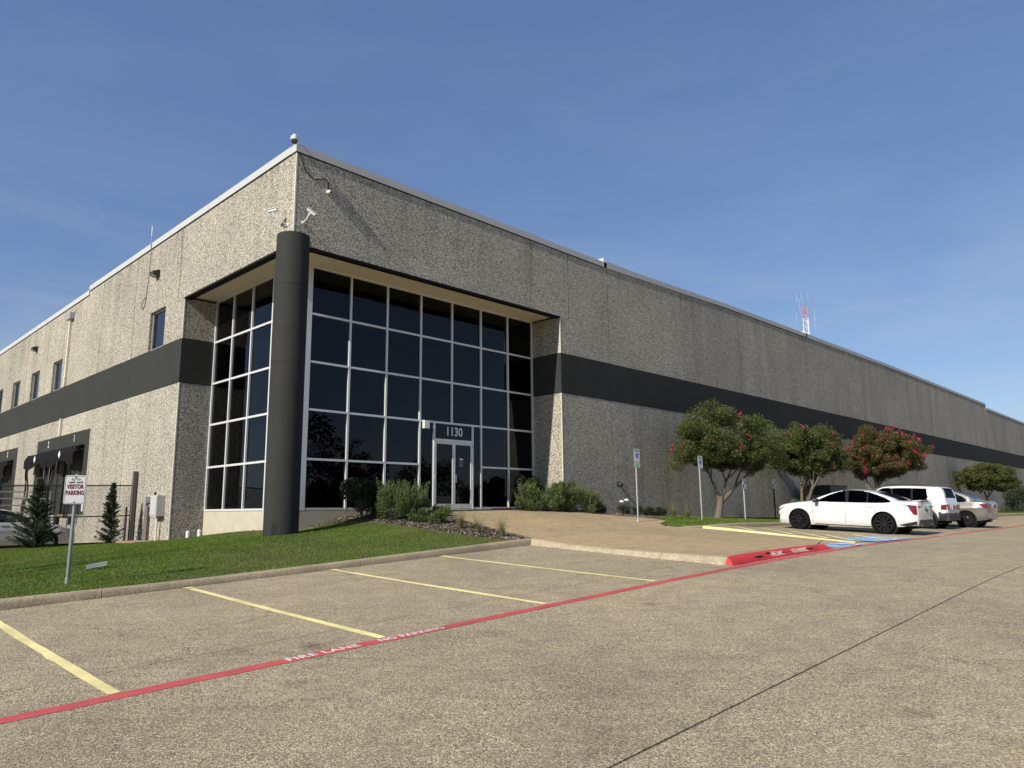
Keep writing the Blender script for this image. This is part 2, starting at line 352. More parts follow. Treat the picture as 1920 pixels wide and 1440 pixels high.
UPP = [(2.5, 12.5, -1.15), (5, 12.5, -1.08), (8.4, 12.5, -.93), (11, 12.5, -.81), (13.3, 12.5, -.70), (-4, 12.5, -1.4), (14.9, 18.6, .04), (17.8, 18.6, .05), (20, 18.6, .04), (20.3, 17.2, .0), (22.6, 17.2, -.13), (25, 17.2, -.24), (27, 17.2, -.30), (31, 17.2, -.42), (40, 17.2, -.48), (57, 17.2, -.5), (95, 17.2, -.5),
       (23, 12.6, -.50), (27.5, 12.6, -.53), (40, 12.6, -.53), (68, 12.6, -.59), (110, 12.6, -.57), (13.1, 6.95, -.93), (17.3, 6.95, -.87), (20.2, 14, -.42), (21.2, 12.5, -.55), (20, 9, -.83),
       (5.4, 27.4, -1.02), (9.3, 27.4, -.9), (0, 27.4, -1.12), (9.32, 24.35, -.83), (10.45, 24.27, -.72), (10.45, 20.3, -.49), (10.7, 18.7, -.48), (12.2, 18.6, -.12), (9.1, 16.9, -.56), (4, 20, -1.02), (-4, 20, -1.3)]
def tps(P, lam):
    P = np.array(P, float); n = len(P); X = P[:, :2]/10
    def K(A, B):
        r2 = ((A[:, None, :]-B[None])**2).sum(-1); return .5*r2*np.log(r2+1e-12)
    A = np.zeros((n+3, n+3)); A[:n, :n] = K(X, X)+lam*np.eye(n); A[:n, n] = 1; A[:n, n+1:] = X; A[n, :n] = 1; A[n+1:, :n] = X.T
    w = np.linalg.solve(A, np.r_[P[:, 2], 0, 0, 0])
    def f(x, y):
        x = np.atleast_1d(np.asarray(x, float)); y = np.atleast_1d(np.asarray(y, float)); Q = np.stack([x.ravel(), y.ravel()], 1)/10
        o = np.empty(len(Q))
        for i in range(0, len(Q), 20000):
            q = Q[i:i+20000]; o[i:i+20000] = K(q, X) @ w[:n]+w[n]+q @ w[n+1:]
        return o.reshape(x.shape)
    return f
lotf = tps(LOT, .005); upf = tps(UPP, .002)
def lot(x, y): return float(lotf(x, y)[0])
def upz(x, y): return float(upf(x, y)[0])

def inside(px, py, poly):
    px = np.asarray(px); py = np.asarray(py); c = np.zeros(px.shape, bool); n = len(poly)
    for i in range(n):
        x0, y0 = poly[i]; x1, y1 = poly[(i+1) % n]
        if y0 == y1: continue
        c ^= ((y0 > py) != (y1 > py)) & (px < (x1-x0)*(py-y0)/(y1-y0)+x0)
    return c
def drape(name, poly, zf, step, mat, parent=None, off=0.0, skirt=0.0):
    """polygon -> triangulated sheet that follows a height field"""
    P = []
    for i in range(len(poly)):
        a = np.array(poly[i]); b = np.array(poly[(i+1) % len(poly)]); k = max(1, int(np.hypot(*(b-a))/step))
        P += [tuple(a+(b-a)*t/k) for t in range(k)]
    n = len(P); xs = np.arange(min(p[0] for p in P)+step/2, max(p[0] for p in P), step); ys = np.arange(min(p[1] for p in P)+step/2, max(p[1] for p in P), step)
    gx, gy = np.meshgrid(xs, ys); gx = gx.ravel(); gy = gy.ravel(); k = inside(gx, gy, P); gx = gx[k]; gy = gy[k]
    pts = [Vector(p) for p in P]+[Vector((a, b)) for a, b in zip(gx, gy)]
    V, E_, F, *_ = delaunay_2d_cdt(pts, [(i, (i+1) % n) for i in range(n)], [list(range(n))], 1, 1e-5)
    X = np.array([v.x for v in V]); Y = np.array([v.y for v in V]); Z = zf(X, Y)+off
    verts = [tuple(q) for q in zip(X, Y, Z)]; faces = [list(f) for f in F]
    if skirt:
        m = len(verts); bz = [(p[0], p[1]) for p in P]; zz = zf(np.array([b[0] for b in bz]), np.array([b[1] for b in bz]))+off
        verts += [(b[0], b[1], z) for b, z in zip(bz, zz)]+[(b[0], b[1], z-skirt) for b, z in zip(bz, zz)]
        faces += [[m+i, m+(i+1) % n, m+n+(i+1) % n, m+n+i] for i in range(n)]
    me = new_mesh(name, verts, faces, 40); bm = bmesh.new(); bm.from_mesh(me); bmesh.ops.recalc_face_normals(bm, faces=bm.faces)
    up = sum(f.normal.z*f.calc_area() for f in bm.faces)
    if up < 0: bmesh.ops.reverse_faces(bm, faces=bm.faces)
    bm.to_mesh(me); bm.free()
    o = link(name, me, mat)
    if parent is not None: adopt(o, parent)
    return o
def ribbon(name, pts, width, zf, mat, parent, off=.0035, wob=.006, step=.25):
    """painted line: a thin sheet along a polyline, with a slightly uneven edge"""
    Q = []
    for a, b in zip(pts[:-1], pts[1:]):
        a = np.array(a, float); b = np.array(b, float); k = max(1, int(np.hypot(*(b-a))/step)); Q += [a+(b-a)*t/k for t in range(k)]
    Q.append(np.array(pts[-1], float)); Q = np.array(Q); T = np.gradient(Q, axis=0); T /= np.linalg.norm(T, axis=1)[:, None]; Nn = np.stack([-T[:, 1], T[:, 0]], 1)
    w0 = width/2+rng.normal(0, wob, len(Q)); w1 = width/2+rng.normal(0, wob, len(Q)); A = Q+Nn*w0[:, None]; B = Q-Nn*w1[:, None]
    X = np.r_[A[:, 0], Q[:, 0], B[:, 0]]; Y = np.r_[A[:, 1], Q[:, 1], B[:, 1]]; Z = zf(X, Y)+off; n = len(Q)
    F = [[i+n, i+1+n, i+1, i] for i in range(n-1)]+[[i+2*n, i+1+2*n, i+1+n, i+n] for i in range(n-1)]
    o = link(name, new_mesh(name, list(zip(X, Y, Z)), F), mat)
    if parent is not None: adopt(o, parent)
    return o

# ================================================================== THE SETTING
SX = [3.8+4.5*k for k in range(-3, 13)]; SY = [-11.25, -6.5, -1.75, 3.0, 7.75, 12.5]
def ground_z(x, y):
    x = np.asarray(x, float); y = np.asarray(y, float)
    z = lotf(np.clip(x, -40, 150), np.clip(y, -50, 13))-.07
    return np.where(y > 13.2, -2.2, z)
gx = np.unique(np.r_[np.linspace(-900, -40, 8), np.arange(-40, 151, 2.0), np.linspace(150, 1100, 9)])
gy = np.unique(np.r_[np.linspace(-900, -50, 8), np.arange(-50, 13.1, 1.5), 13.1, 13.3, 40, 120, 400, 900])
GX, GY = np.meshgrid(gx, gy); GZ = ground_z(GX, GY); nx, ny = len(gx), len(gy)
idx = np.arange(nx*ny).reshape(ny, nx)
F = np.stack([idx[:-1, :-1], idx[:-1, 1:], idx[1:, 1:], idx[1:, :-1]], -1).reshape(-1, 4)
ground = link('ground', fast_mesh('ground', np.stack([GX, GY, GZ], -1).reshape(-1, 3), F), 'lot_concrete'); tag(ground, 'tan concrete ground running out to the horizon', kind='structure')
far_lot = None
parking_lot = tag(bpy.data.objects.new('parking_lot', None), 'tan exposed aggregate concrete parking lot with sawn joints', kind='structure'); COL.objects.link(parking_lot)
JY = {3.0: .011}
for i in range(len(SX)-1):
    for j in range(len(SY)-1):
        x0, x1, y0, y1 = SX[i]+.006, SX[i+1]-.006, SY[j]+JY.get(SY[j], .006), SY[j+1]-JY.get(SY[j+1], .006)
        n = 10; xs = np.linspace(x0, x1, n); ys = np.linspace(y0, y1, n); A, B = np.meshgrid(xs, ys); Z = lotf(A, B)
        V = np.stack([A, B, Z], -1).reshape(-1, 3).tolist(); q = [[b*n+a, b*n+a+1, (b+1)*n+a+1, (b+1)*n+a] for a in range(n-1) for b in range(n-1)]
        ring = [a for a in range(n)]+[b*n+n-1 for b in range(1, n)]+[(n-1)*n+a for a in range(n-2, -1, -1)]+[b*n for b in range(n-2, 0, -1)]
        m = len(V); V += [[V[r][0], V[r][1], V[r][2]-.05] for r in ring]; k = len(ring)
        q += [[ring[t], m+t, m+(t+1) % k, ring[(t+1) % k]] for t in range(k)]
        me = new_mesh('slab', V, q, 30); adopt(link('slab', me, 'lot_concrete'), parking_lot)
# lot beyond the slabs one can pick apart
xs = np.r_[np.arange(SX[-1]+.004, 150, 3.0)]; ys = np.arange(-11.25, 12.51, 1.2); A, B = np.meshgrid(xs, ys); Z = lotf(A, B)
n0, n1 = len(xs), len(ys); idx = np.arange(n0*n1).reshape(n1, n0)
far = link('far_paving', fast_mesh('far_paving', np.stack([A, B, Z], -1).reshape(-1, 3), np.stack([idx[:-1, :-1], idx[:-1, 1:], idx[1:, 1:], idx[1:, :-1]], -1).reshape(-1, 4)), 'lot_concrete'); adopt(far, parking_lot)

# ---- apron (entrance walk)
def apron_f(x, y):
    x = np.asarray(x, float); y = np.asarray(y, float)
    d = np.clip((x-17.3)/3.0, 0, 1)*np.clip((13.2-y)/1.0, 0, 1); l = lotf(x, y)
    e = l+.012
    return np.maximum(upf(x, y)*(1-d)+e*d, e)
APRON = [(13.22, 7.09), (17.95, 7.09), (18.5, 7.55), (20.1, 8.05), (20.55, 9.0), (20.85, 10.6), (21.15, 12.25), (20.75, 12.6), (20.25, 13.0), (20.7, 13.5), (21.9, 14.0), (22.1, 14.5), (21.9, 15.1), (20.2, 16.15), (17.95, 17.45), (17.95, 18.62), (14.75, 18.62), (14.2, 16.65), (13.85, 14.7), (13.52, 12.45)]
walk = tag(bpy.data.objects.new('entrance_walk', None), 'tan concrete entrance walk rising to the glass doors', kind='structure'); COL.objects.link(walk)
def clip_y(poly, y0, y1):
    for yc, keep in ((y0, 1), (y1, -1)):
        out = []
        for i in range(len(poly)):
            p, q = poly[i], poly[(i+1) % len(poly)]; a, b_ = (p[1]-yc)*keep, (q[1]-yc)*keep
            if a >= 0: out.append(p)
            if a*b_ < 0: t = a/(a-b_); out.append((p[0]+(q[0]-p[0])*t, yc))
        poly = out
    return poly
cuts_ = [0, 9.75, 12.44, 15.35, 30]
for a, b_ in zip(cuts_[:-1], cuts_[1:]): drape('slab', clip_y(APRON, a+.006, b_-.006), apron_f, .42, 'apron_concrete', walk, skirt=.10)
# low raised bay with a painted kerb edge beside the walk
ED = [(20.3, 7.25), (20.62, 8.3), (20.85, 9.2), (21.1, 10.7), (21.3, 12.0), (21.36, 12.3)]
def bay_f(x, y):
    x = np.asarray(x, float); y = np.asarray(y, float); xe = np.interp(y, [p[1] for p in ED], [p[0] for p in ED])
    return lotf(x, y)+.012+(.008+.048*np.clip((y-7.2)/4.6, 0, 1))*np.clip(1-(x-xe)/3.2, 0, 1)
bay = drape('accessible_bay', [(p[0]+.001, p[1]) for p in ED]+[(24.6, 12.3), (24.6, 7.25)], bay_f, .4, 'lot_concrete'); tag(bay, 'slightly raised striped bay beside the white sedan', kind='structure')
ev = []; Q_ = [(ED[i][0]+(ED[i+1][0]-ED[i][0])*t/5, ED[i][1]+(ED[i+1][1]-ED[i][1])*t/5) for i in range(len(ED)-1) for t in range(5)]+[ED[-1]]
for ex, ey in Q_:
    zt = float(bay_f(ex, ey)[0])+.005; ev += [(ex-.07, ey, lot(ex-.07, ey)+.004), (ex-.03, ey, zt-.012), (ex+.01, ey, zt), (ex+.10, ey, float(bay_f(ex+.10, ey)[0])+.006)]
MB().add(ev, [[4*i+j, 4*i+4+j, 4*i+5+j, 4*i+1+j] for i in range(len(Q_)-1) for j in range(3)]).build('painted_edge', 'paint_yellow', bay, 60)

# ---- kerbs
PROF = [(0, -.6), (.0, 0), (.018, .62), (.04, .88), (.07, .985), (.10, 1.0), (.165, 1.0), (.168, -.6)]
def kerb_run(name, pts, topf, mat, parent, prof=PROF, step=.25, taper=None, hmin=0):
    Q = []
    for a, b in zip(pts[:-1], pts[1:]):
        a = np.array(a, float); b = np.array(b, float); k = max(1, int(np.hypot(*(b-a))/step)); Q += [a+(b-a)*t/k for t in range(k)]
    Q.append(np.array(pts[-1], float)); Q = np.array(Q); T = np.gradient(Q, axis=0); T /= np.linalg.norm(T, axis=1)[:, None]; Nn = np.stack([-T[:, 1], T[:, 0]], 1)
    m = MB(); V = []; k = len(prof)
    for i, q in enumerate(Q):
        zb = lot(q[0], q[1]); e = q+Nn[i]*.17; zt = float(np.atleast_1d(topf(e[0], e[1]))[0])+.006; h = max(zt-zb, hmin)
        if taper is not None: h *= taper(i/(len(Q)-1))
        for (o, t) in prof:
            p = q+Nn[i]*o; V.append((p[0], p[1], zb+(t*h if t > 0 else t*.12)))
    f = [[i*k+j, (i+1)*k+j, (i+1)*k+j+1, i*k+j+1] for i in range(len(Q)-1) for j in range(k-1)]
    f += [list(range(k)), [(len(Q)-1)*k+j for j in range(k)][::-1]]
    m.add(V, f); return m.build(name, mat, parent, 35)
lawn_kerb = tag(bpy.data.objects.new('lawn_kerb', None), 'weathered concrete kerb along the left lawn', kind='structure'); COL.objects.link(lawn_kerb)
ky = lambda x: 12.27+max(0, x-2)*.013
jx = [-9.7, -5.2, -.7, 3.8, 8.42, 13.42]
for a, b in zip(jx[:-1], jx[1:]):
    xs_ = np.linspace(a+.006, b-.006, 8); kerb_run('kerb_stone', [(x, ky(x)) for x in xs_], upf, 'kerb_concrete', lawn_kerb)
walk_kerb = tag(bpy.data.objects.new('walk_kerb', None), 'pale concrete kerb along the left side of the entrance walk', kind='structure'); COL.objects.link(walk_kerb)
PW = [(0, -.6), (.0, 0), (.05, .55), (.09, .85), (.13, .97), (.17, 1.0), (.24, 1.0), (.245, -.6)]
kerb_run('kerb_stone', [(13.35, 12.56), (13.14, 8.62)], apron_f, 'kerb_light', walk_kerb, PW)
kerb_run('kerb_stone', [(13.138, 8.605), (13.066, 7.10)], apron_f, 'kerb_light', walk_kerb, PW)
fire_kerb = tag(bpy.data.objects.new('fire_lane_kerb', None), 'red painted kerb at the front of the entrance walk', kind='structure'); COL.objects.link(fire_kerb)
RK = kerb_run('kerb_stone', [(13.055, 7.095), (13.06, 7.02), (13.10, 6.955), (13.2, 6.935), (13.4, 6.93), (18.1, 6.93)], apron_f, 'kerb_red', fire_kerb, [(0, -.6), (0, 0), (.05, .5), (.10, .82), (.15, .97), (.20, 1.0), (.26, 1.0), (.265, -.6)], .15, lambda t: max(.12, min(1, (1-t)/.06)) if t > .94 else 1, .12)
tag(RK, 'red painted kerb with FIRE LANE NO PARKING stencil')
right_kerb = tag(bpy.data.objects.new('strip_kerb', None), 'dark stained kerb along the planted strip by the long wall', kind='structure'); COL.objects.link(right_kerb)
kerb_run('kerb_stone', [(20.15, 13.0), (20.3, 12.75), (20.6, 12.5), (21.1, 12.38), (21.7, 12.34)], upf, 'kerb_concrete', right_kerb, taper=lambda t: .15+.85*min(1, t*2.2))
for x in np.arange(21.71, 120, 4.5): kerb_run('kerb_stone', [(x, 12.34), (x+4.49, 12.34)], upf, 'kerb_concrete', right_kerb, step=1.5)

# ---- lawns, beds, yard
BEDL = [(10.95, 18.66), (10.95, 18.35), (11.75, 17.9), (12.0, 15.9), (12.35, 14.1), (12.72, 12.9), (13.0, 12.5), (13.5, 12.5), (13.83, 14.7), (14.18, 16.65), (14.72, 18.66)]
LAWNL = [(-9.5, 12.44), (12.98, 12.58), (12.7, 12.92), (12.33, 14.1), (11.98, 15.9), (11.73, 17.88), (10.93, 18.33), (10.93, 18.66), (10.44, 18.66), (10.44, 24.33), (9.30, 24.33), (9.30, 27.34), (-9.5, 27.34)]
drape('lawn_soil', LAWNL, upf, .6, 'soil', off=-.012, skirt=.5)['kind'] = 'structure'
tag(drape('planting_bed', BEDL, upf, .35, 'mulch', off=.0, skirt=.2), 'brown mulch bed between lawn and entrance walk', kind='structure')
BEDR = [(17.97, 18.62), (20.30, 18.62), (20.30, 17.22), (26.2, 17.22), (25, 15.6), (23.6, 15.0), (22.15, 14.5), (21.92, 15.1), (20.22, 16.15), (17.97, 17.45)]
tag(drape('planting_bed', BEDR, upf, .4, 'mulch', off=.0), 'brown mulch bed along the wall right of the doors', kind='structure')
LAWNR = [(20.75, 13.45), (20.35, 12.95), (21.2, 12.5), (21.8, 12.49), (120, 12.49), (120, 17.22), (26.2, 17.22), (25, 15.6), (23.6, 15.0), (22.15, 14.5), (21.9, 14.0)]
drape('strip_soil', LAWNR, upf, 1.0, 'soil', off=-.012)['kind'] = 'structure'
yard = MB().grid(lambda u, v: (-60+69.3*u, 27.42+60*v, -1.22), 6, 6).build('dock_yard', 'lot_concrete'); tag(yard, 'lower concrete dock yard behind the chain link fence', kind='structure')

def blades(name, n_per, regions, zf, h, w, mat, lean=.45):
    VS = []; TS = []
    for poly, dens in regions:
        xs = [p[0] for p in poly]; ys = [p[1] for p in poly]; x0, x1, y0, y1 = min(xs), max(xs), min(ys), max(ys)
        n = int((x1-x0)*(y1-y0)*dens); X = rng.uniform(x0, x1, n); Y = rng.uniform(y0, y1, n); k = inside(X, Y, poly); X = X[k]; Y = Y[k]; n = len(X)
        patch = .5+.5*np.sin(X*1.7+np.sin(Y*1.3)*2)*np.sin(Y*2.1+X*.6)
        Z = zf(X, Y)-.015; H = h*rng.uniform(.55, 1.35, n)*(.85+.3*patch); a = rng.uniform(0, 2*np.pi, n); dx = np.cos(a); dy = np.sin(a); W = w*rng.uniform(.7, 1.3, n)
        L = H*rng.uniform(0, lean*2, n); b = rng.uniform(0, 2*np.pi, n)
        p0 = np.stack([X-dx*W, Y-dy*W, Z], 1); p1 = np.stack([X+dx*W, Y+dy*W, Z], 1); p2 = np.stack([X+np.cos(b)*L, Y+np.sin(b)*L, Z+H], 1)
        VS.append(np.stack([p0, p1, p2], 1).reshape(-1, 3)); t = np.clip(rng.normal(.42, .2, n)+.22*(patch-.5), 0, 1)
        TS.append(np.stack([t*.7, t*.7, np.clip(t*1.15, 0, 1)], 1).ravel())
    V = np.concatenate(VS); T = np.concatenate(TS)
    return link(name, fast_mesh(name, V, np.arange(len(V)).reshape(-1, 3), T), mat)
near = [(1.5, 12.415), (12.95, 12.55), (12.68, 12.92), (12.31, 14.1), (11.96, 15.9), (11.7, 17.86), (10.5, 18.4), (10.44, 18.66), (8, 18.7), (1.5, 18.7)]
farl = [(2.5, 18.7), (10.44, 18.7), (10.44, 24.33), (9.30, 24.33), (9.30, 27.3), (2.5, 27.3)]
g = blades('grass', 0, [(near, 3600), (farl, 1900), ([(-9, 12.46), (1.5, 12.46), (1.5, 27), (-9, 27)], 150)], upf, .034, .0046, 'grass_blade')
tag(g, 'mown green grass of the left lawn', 'grass', kind='stuff')
stripn = [(20.8, 13.45), (20.4, 12.95), (21.2, 12.52), (40, 12.52), (40, 17.15), (26.2, 17.15), (25, 15.7), (23.7, 15.1), (22.2, 14.5), (21.9, 14.0)]
g = blades('grass', 0, [(stripn, 1100), ([(40, 12.52), (110, 12.52), (110, 17.15), (40, 17.15)], 220)], upf, .055, .010, 'grass_blade')
tag(g, 'grass of the planted strip along the long wall', 'grass', kind='stuff')
# bark chips on the beds
def chips(name, regions, label):
    V = []; F = []; T = []
    for poly, dens in regions:
        xs = [p[0] for p in poly]; ys = [p[1] for p in poly]; n = int((max(xs)-min(xs))*(max(ys)-min(ys))*dens)
        X = rng.uniform(min(xs), max(xs), n); Y = rng.uniform(min(ys), max(ys), n); k = inside(X, Y, poly); X = X[k]; Y = Y[k]; Z = upf(X, Y)
        for x, y, z in zip(X, Y, Z):
            a = rng.uniform(0, 6.28); l = rng.uniform(.015, .05); w = rng.uniform(.006, .016); c, s = math.cos(a), math.sin(a); t = rng.uniform(-.012, .012); b = len(V); u = rng.uniform(.004, .02)
            V += [(x-c*l-s*w, y-s*l+c*w, z+u-t), (x+c*l-s*w, y+s*l+c*w, z+u+t), (x+c*l+s*w, y+s*l-c*w, z+u+t+.004), (x-c*l+s*w, y-s*l-c*w, z+u-t+.004)]; F.append((b, b+1, b+2, b+3)); T += [rng.uniform(0, 1)]*4
    return tag(link(name, fast_mesh(name, V, F, T), 'chip'), label, 'mulch', kind='stuff')
leafmat('chip', (.06, .047, .036), (.40, .34, .27), .0, .95)
chips('bark_chips', [(BEDL, 1300), (BEDR, 500)], 'loose bark chips scattered over the planting beds')

# ---- painted markings, children of the lot
P_ = parking_lot
ribbon('fire_lane_line', [(-9, 6.9), (5.0, 6.88), (13.05, 6.80), (17.5, 6.80), (24, 6.86), (60, 6.86)], .17, lotf, 'paint_red', P_, .0035, .006)
ribbon('fire_lane_line', [(60, 6.86), (140, 6.9)], .17, lotf, 'paint_red', P_, .02, .006, 2)
for k, (x, ye) in enumerate([(2.32, 12.22), (5.06, 12.27), (7.78, 12.31), (10.50, 12.35)]):
    ribbon('stall_line', [(x+.02*math.sin(k), 6.99), (x-.015, 9.3), (x, ye)], .105, lotf, 'paint_yellow', P_, .0035, .004)
    ribbon('stall_line', [(x, ye-.12), (x-.02, ye+.005)], .16, lotf, 'paint_yellow', P_, .010, .003, .05)
ribbon('stall_line', [(-.4, 6.99), (-.42, 12.2)], .105, lotf, 'paint_yellow', P_)
# accessible bay: aisle outline and hatching
AY = lambda x, y: np.maximum(apron_f(x, y), lotf(x, y))
ribbon('hatch_line', [(20.4, 7.3), (20.28, 7.0)], .16, lotf, 'paint_yellow', P_, .008)
ribbon('hatch_line', [(21.35, 12.2), (21.9, 12.26), (22.9, 12.2), (23.9, 12.05)], .17, bay_f, 'paint_yellow', P_, .008)
ribbon('hatch_line', [(24.15, 12.1), (24.05, 7.0)], .14, bay_f, 'paint_yellow', P_, .008)
for a, b in [((22.95, 12.0), (21.3, 10.55)), ((23.7, 11.5), (21.2, 9.3)), ((23.2, 10.3), (20.9, 8.2)), ((22.6, 9.0), (20.75, 7.45)), ((23.9, 8.6), (22.2, 7.05))]:
    ribbon('hatch_line', [a, b], .18, bay_f, 'paint_yellow', P_, .010)
for x in (28.95, 33.1, 36.6, 39.4, 42.2, 45, 47.8): ribbon('stall_line', [(x, 7.0), (x, 12.2)], .10, lotf, 'paint_yellow', P_, .008)
def isa(cx, cy, s, name='wheelchair_mark', par=None):
    f = lambda a, b: (cx+a*s*1.5, cy+b*s, max(float(bay_f(cx+a*s*1.5, cy+b*s)[0])-.004, lot(cx+a*s*1.5, cy+b*s))+.016)
    m = MB(); ang = [R_(t) for t in range(-150, 70, 12)]
    ring = [(.05+.26*math.cos(t), -.18+.26*math.sin(t)) for t in ang]; inn = [(.05+.18*math.cos(t), -.18+.18*math.sin(t)) for t in ang]
    n = len(ang); m.add([f(*p) for p in ring]+[f(*p) for p in inn], [[i, i+1, n+i+1, n+i] for i in range(n-1)])
    for quad in ([(-.09, .28), (.0, .28), (.03, -.02), (-.06, -.02)], [(-.06, -.02), (.2, -.02), (.2, .06), (-.06, .06)], [(.14, -.02), (.22, -.02), (.34, -.34), (.26, -.36)], [(.26, -.36), (.28, -.29), (.42, -.27), (.42, -.34)], [(-.05, .12), (.16, .12), (.16, .18), (-.05, .18)]):
        m.add([f(*p) for p in quad], [(0, 1, 2, 3)])
    c = [(-.06+.075*math.cos(t*.628), .38+.075*math.sin(t*.628)) for t in range(10)]; m.add([f(*p) for p in c], [list(range(10))])
    return m.build(name, 'paint_white_worn', par, fix=False)
pad = ribbon('accessible_pad', [(18.45, 7.2), (20.15, 7.2)], .58, lotf, 'paint_blue', P_, .008); 
isa(19.3, 7.18, .75, par=pad)
pad = ribbon('accessible_pad', [(21.1, 7.5), (24.2, 7.5)], 1.1, bay_f, 'paint_blue', P_, .006); isa(22.6, 7.52, 1.2, par=pad)
# stencilled words on the red line and kerb
def on_lot(cx, cy, ang):
    c, s = math.cos(ang), math.sin(ang)
    def f(a, b): x, y = cx+a*c-b*s, cy+a*s+b*c; return (x, y, lot(x, y)+.0062)
    return f
lettering('fire_lane_words', 'FIRE LANE', .155, on_lot(4.27, 6.885, -.004), 'paint_white', P_, .004, 1.08, 1.12)
lettering('fire_lane_words', 'NO PARKING', .155, on_lot(5.41, 6.88, -.004), 'paint_white', P_, .004, .92, 1.08)
lettering('fire_lane_words', 'FIRE LANE', .155, on_lot(27.0, 6.86, 0), 'paint_white', P_, .004, 1.08, 1.12)
def on_kerb(cx):
    def f(a, b):
        x = cx+a; t = (b+.09)/.18; y = 6.93+.012+t*.11; zb = lot(x, 6.93); h = float(apron_f(x, 7.1)[0])-zb
        return (x, y-.012, zb+h*(.10+.82*t)+.012)
    return f
lettering('fire_lane_words', 'FIRE LANE', .175, on_kerb(15.08), 'paint_white', RK, .004, .74, 1.02)
lettering('fire_lane_words', 'NO PARKING', .175, on_kerb(16.2), 'paint_white', RK, .004, .74, 1.02)
for (x0, x1, z) in ((14.0, 14.45, .5), (14.55, 14.9, .8), (15.3, 15.42, .5), (16.5, 16.95, .55)):   # black scuffs on the red kerb
    m = MB(); V = []; n = 8
    for i in range(n+1):
        x = x0+(x1-x0)*i/n
        for sgn in (-1, 1):
            t = z+sgn*.13*math.sin(math.pi*min(.97, max(.03, i/n)))+random.uniform(-.04, .04); zb = lot(x, 6.93); h = float(apron_f(x, 7.1)[0])-zb
            V.append((x, 6.93+.11*t-.004, zb+h*(.10+.82*t)+.010))
    m.add(V, [[2*i, 2*i+2, 2*i+3, 2*i+1] for i in range(n)]).build('tyre_scuff', 'rubber', RK, fix=False)

# ================================================================== THE BUILDING
XL, YF = 9.324, 17.243
YG, XG = 18.70, 10.45            # glass planes
XR, YL = 20.32, 24.35            # returns of the recess
RFm = lambda a, b, d: (a, YF+d, b)
LFm = lambda a, b, d: (XL+d, a, b)
bld = thing('warehouse_building', 'long grey aggregate concrete warehouse with dark band and glass corner entrance', 'building', (XL, YF, 0))
def part(m, name, mat, par=None, smooth=None, label=None, fix=True):
    o = m.build(name, mat, par or bld, smooth, True, fix)
    if label: o['label'] = label
    return o
ZB0, ZB1 = 4.27, 5.74            # dark band
def top_r(x):
    for x0, x1, a, b in ((9.0, 23.3, 9.99, 9.95), (23.3, 43.2, 10.12, 10.31), (43.2, 87.8, 10.46, 10.42), (87.8, 140, 10.02, 9.85)):
        if x < x1: return a+(b-a)*(x-x0)/(x1-x0)
def top_l(y): return 10.0-.06*(y-17.24)/17.8 if y < 35.05 else 9.76-.10*(y-35.05)/17
TH = .19
def rpanel(poly): return MB().prism(poly, RFm, 0, TH)
def lpanel(poly): return MB().prism(poly, LFm, 0, TH)
g_ = .017
# --- right face panels
part(rpanel([(XL, 7.15), (20.85-g_, 7.15), (20.85-g_, top_r(20.8)-.1), (XL, top_r(9.4)-.1)]), 'wall_panel', 'wall_aggregate')
part(rpanel([(XR, ZB1+.02), (23.35-g_, ZB1+.02), (23.35-g_, top_r(23.2)-.1), (20.85+g_, top_r(20.9)-.1), (20.85+g_, 7.14), (XR, 7.14)]), 'wall_panel', 'wall_aggregate')
part(rpanel([(XR, -1.2), (23.35-g_, -1.2), (23.35-g_, ZB0-.02), (XR, ZB0-.02)]), 'wall_panel', 'wall_aggregate')
RJ = [23.35+5.63*k for k in range(0, 21)]
for a, b in zip(RJ[:-1], RJ[1:]):
    a_, b_ = a+g_, b-g_; m = [(a_, -1.2), (b_, -1.2), (b_, ZB0-.02), (a_, ZB0-.02)]; part(rpanel(m), 'wall_panel', 'wall_aggregate')
    cut = [s for s in (43.2, 87.8) if a_+.1 < s < b_-.1]; tops = [(b_, top_r(b_)-.1)]
    for s in cut[::-1]: tops += [(s, top_r(s+.01)-.1), (s, top_r(s-.01)-.1)]
    tops.append((a_, top_r(a_)-.1))
    part(rpanel([(a_, ZB1+.02), (b_, ZB1+.02)]+tops), 'wall_panel', 'wall_aggregate')
    part(MB().box(a+.008, b-.008, YF-.012, YF+.10, ZB0, ZB1), 'band_panel', 'band_metal')
part(MB().box(XR-.012, 23.35-.008, YF-.012, YF+.10, ZB0, ZB1), 'band_panel', 'band_metal')
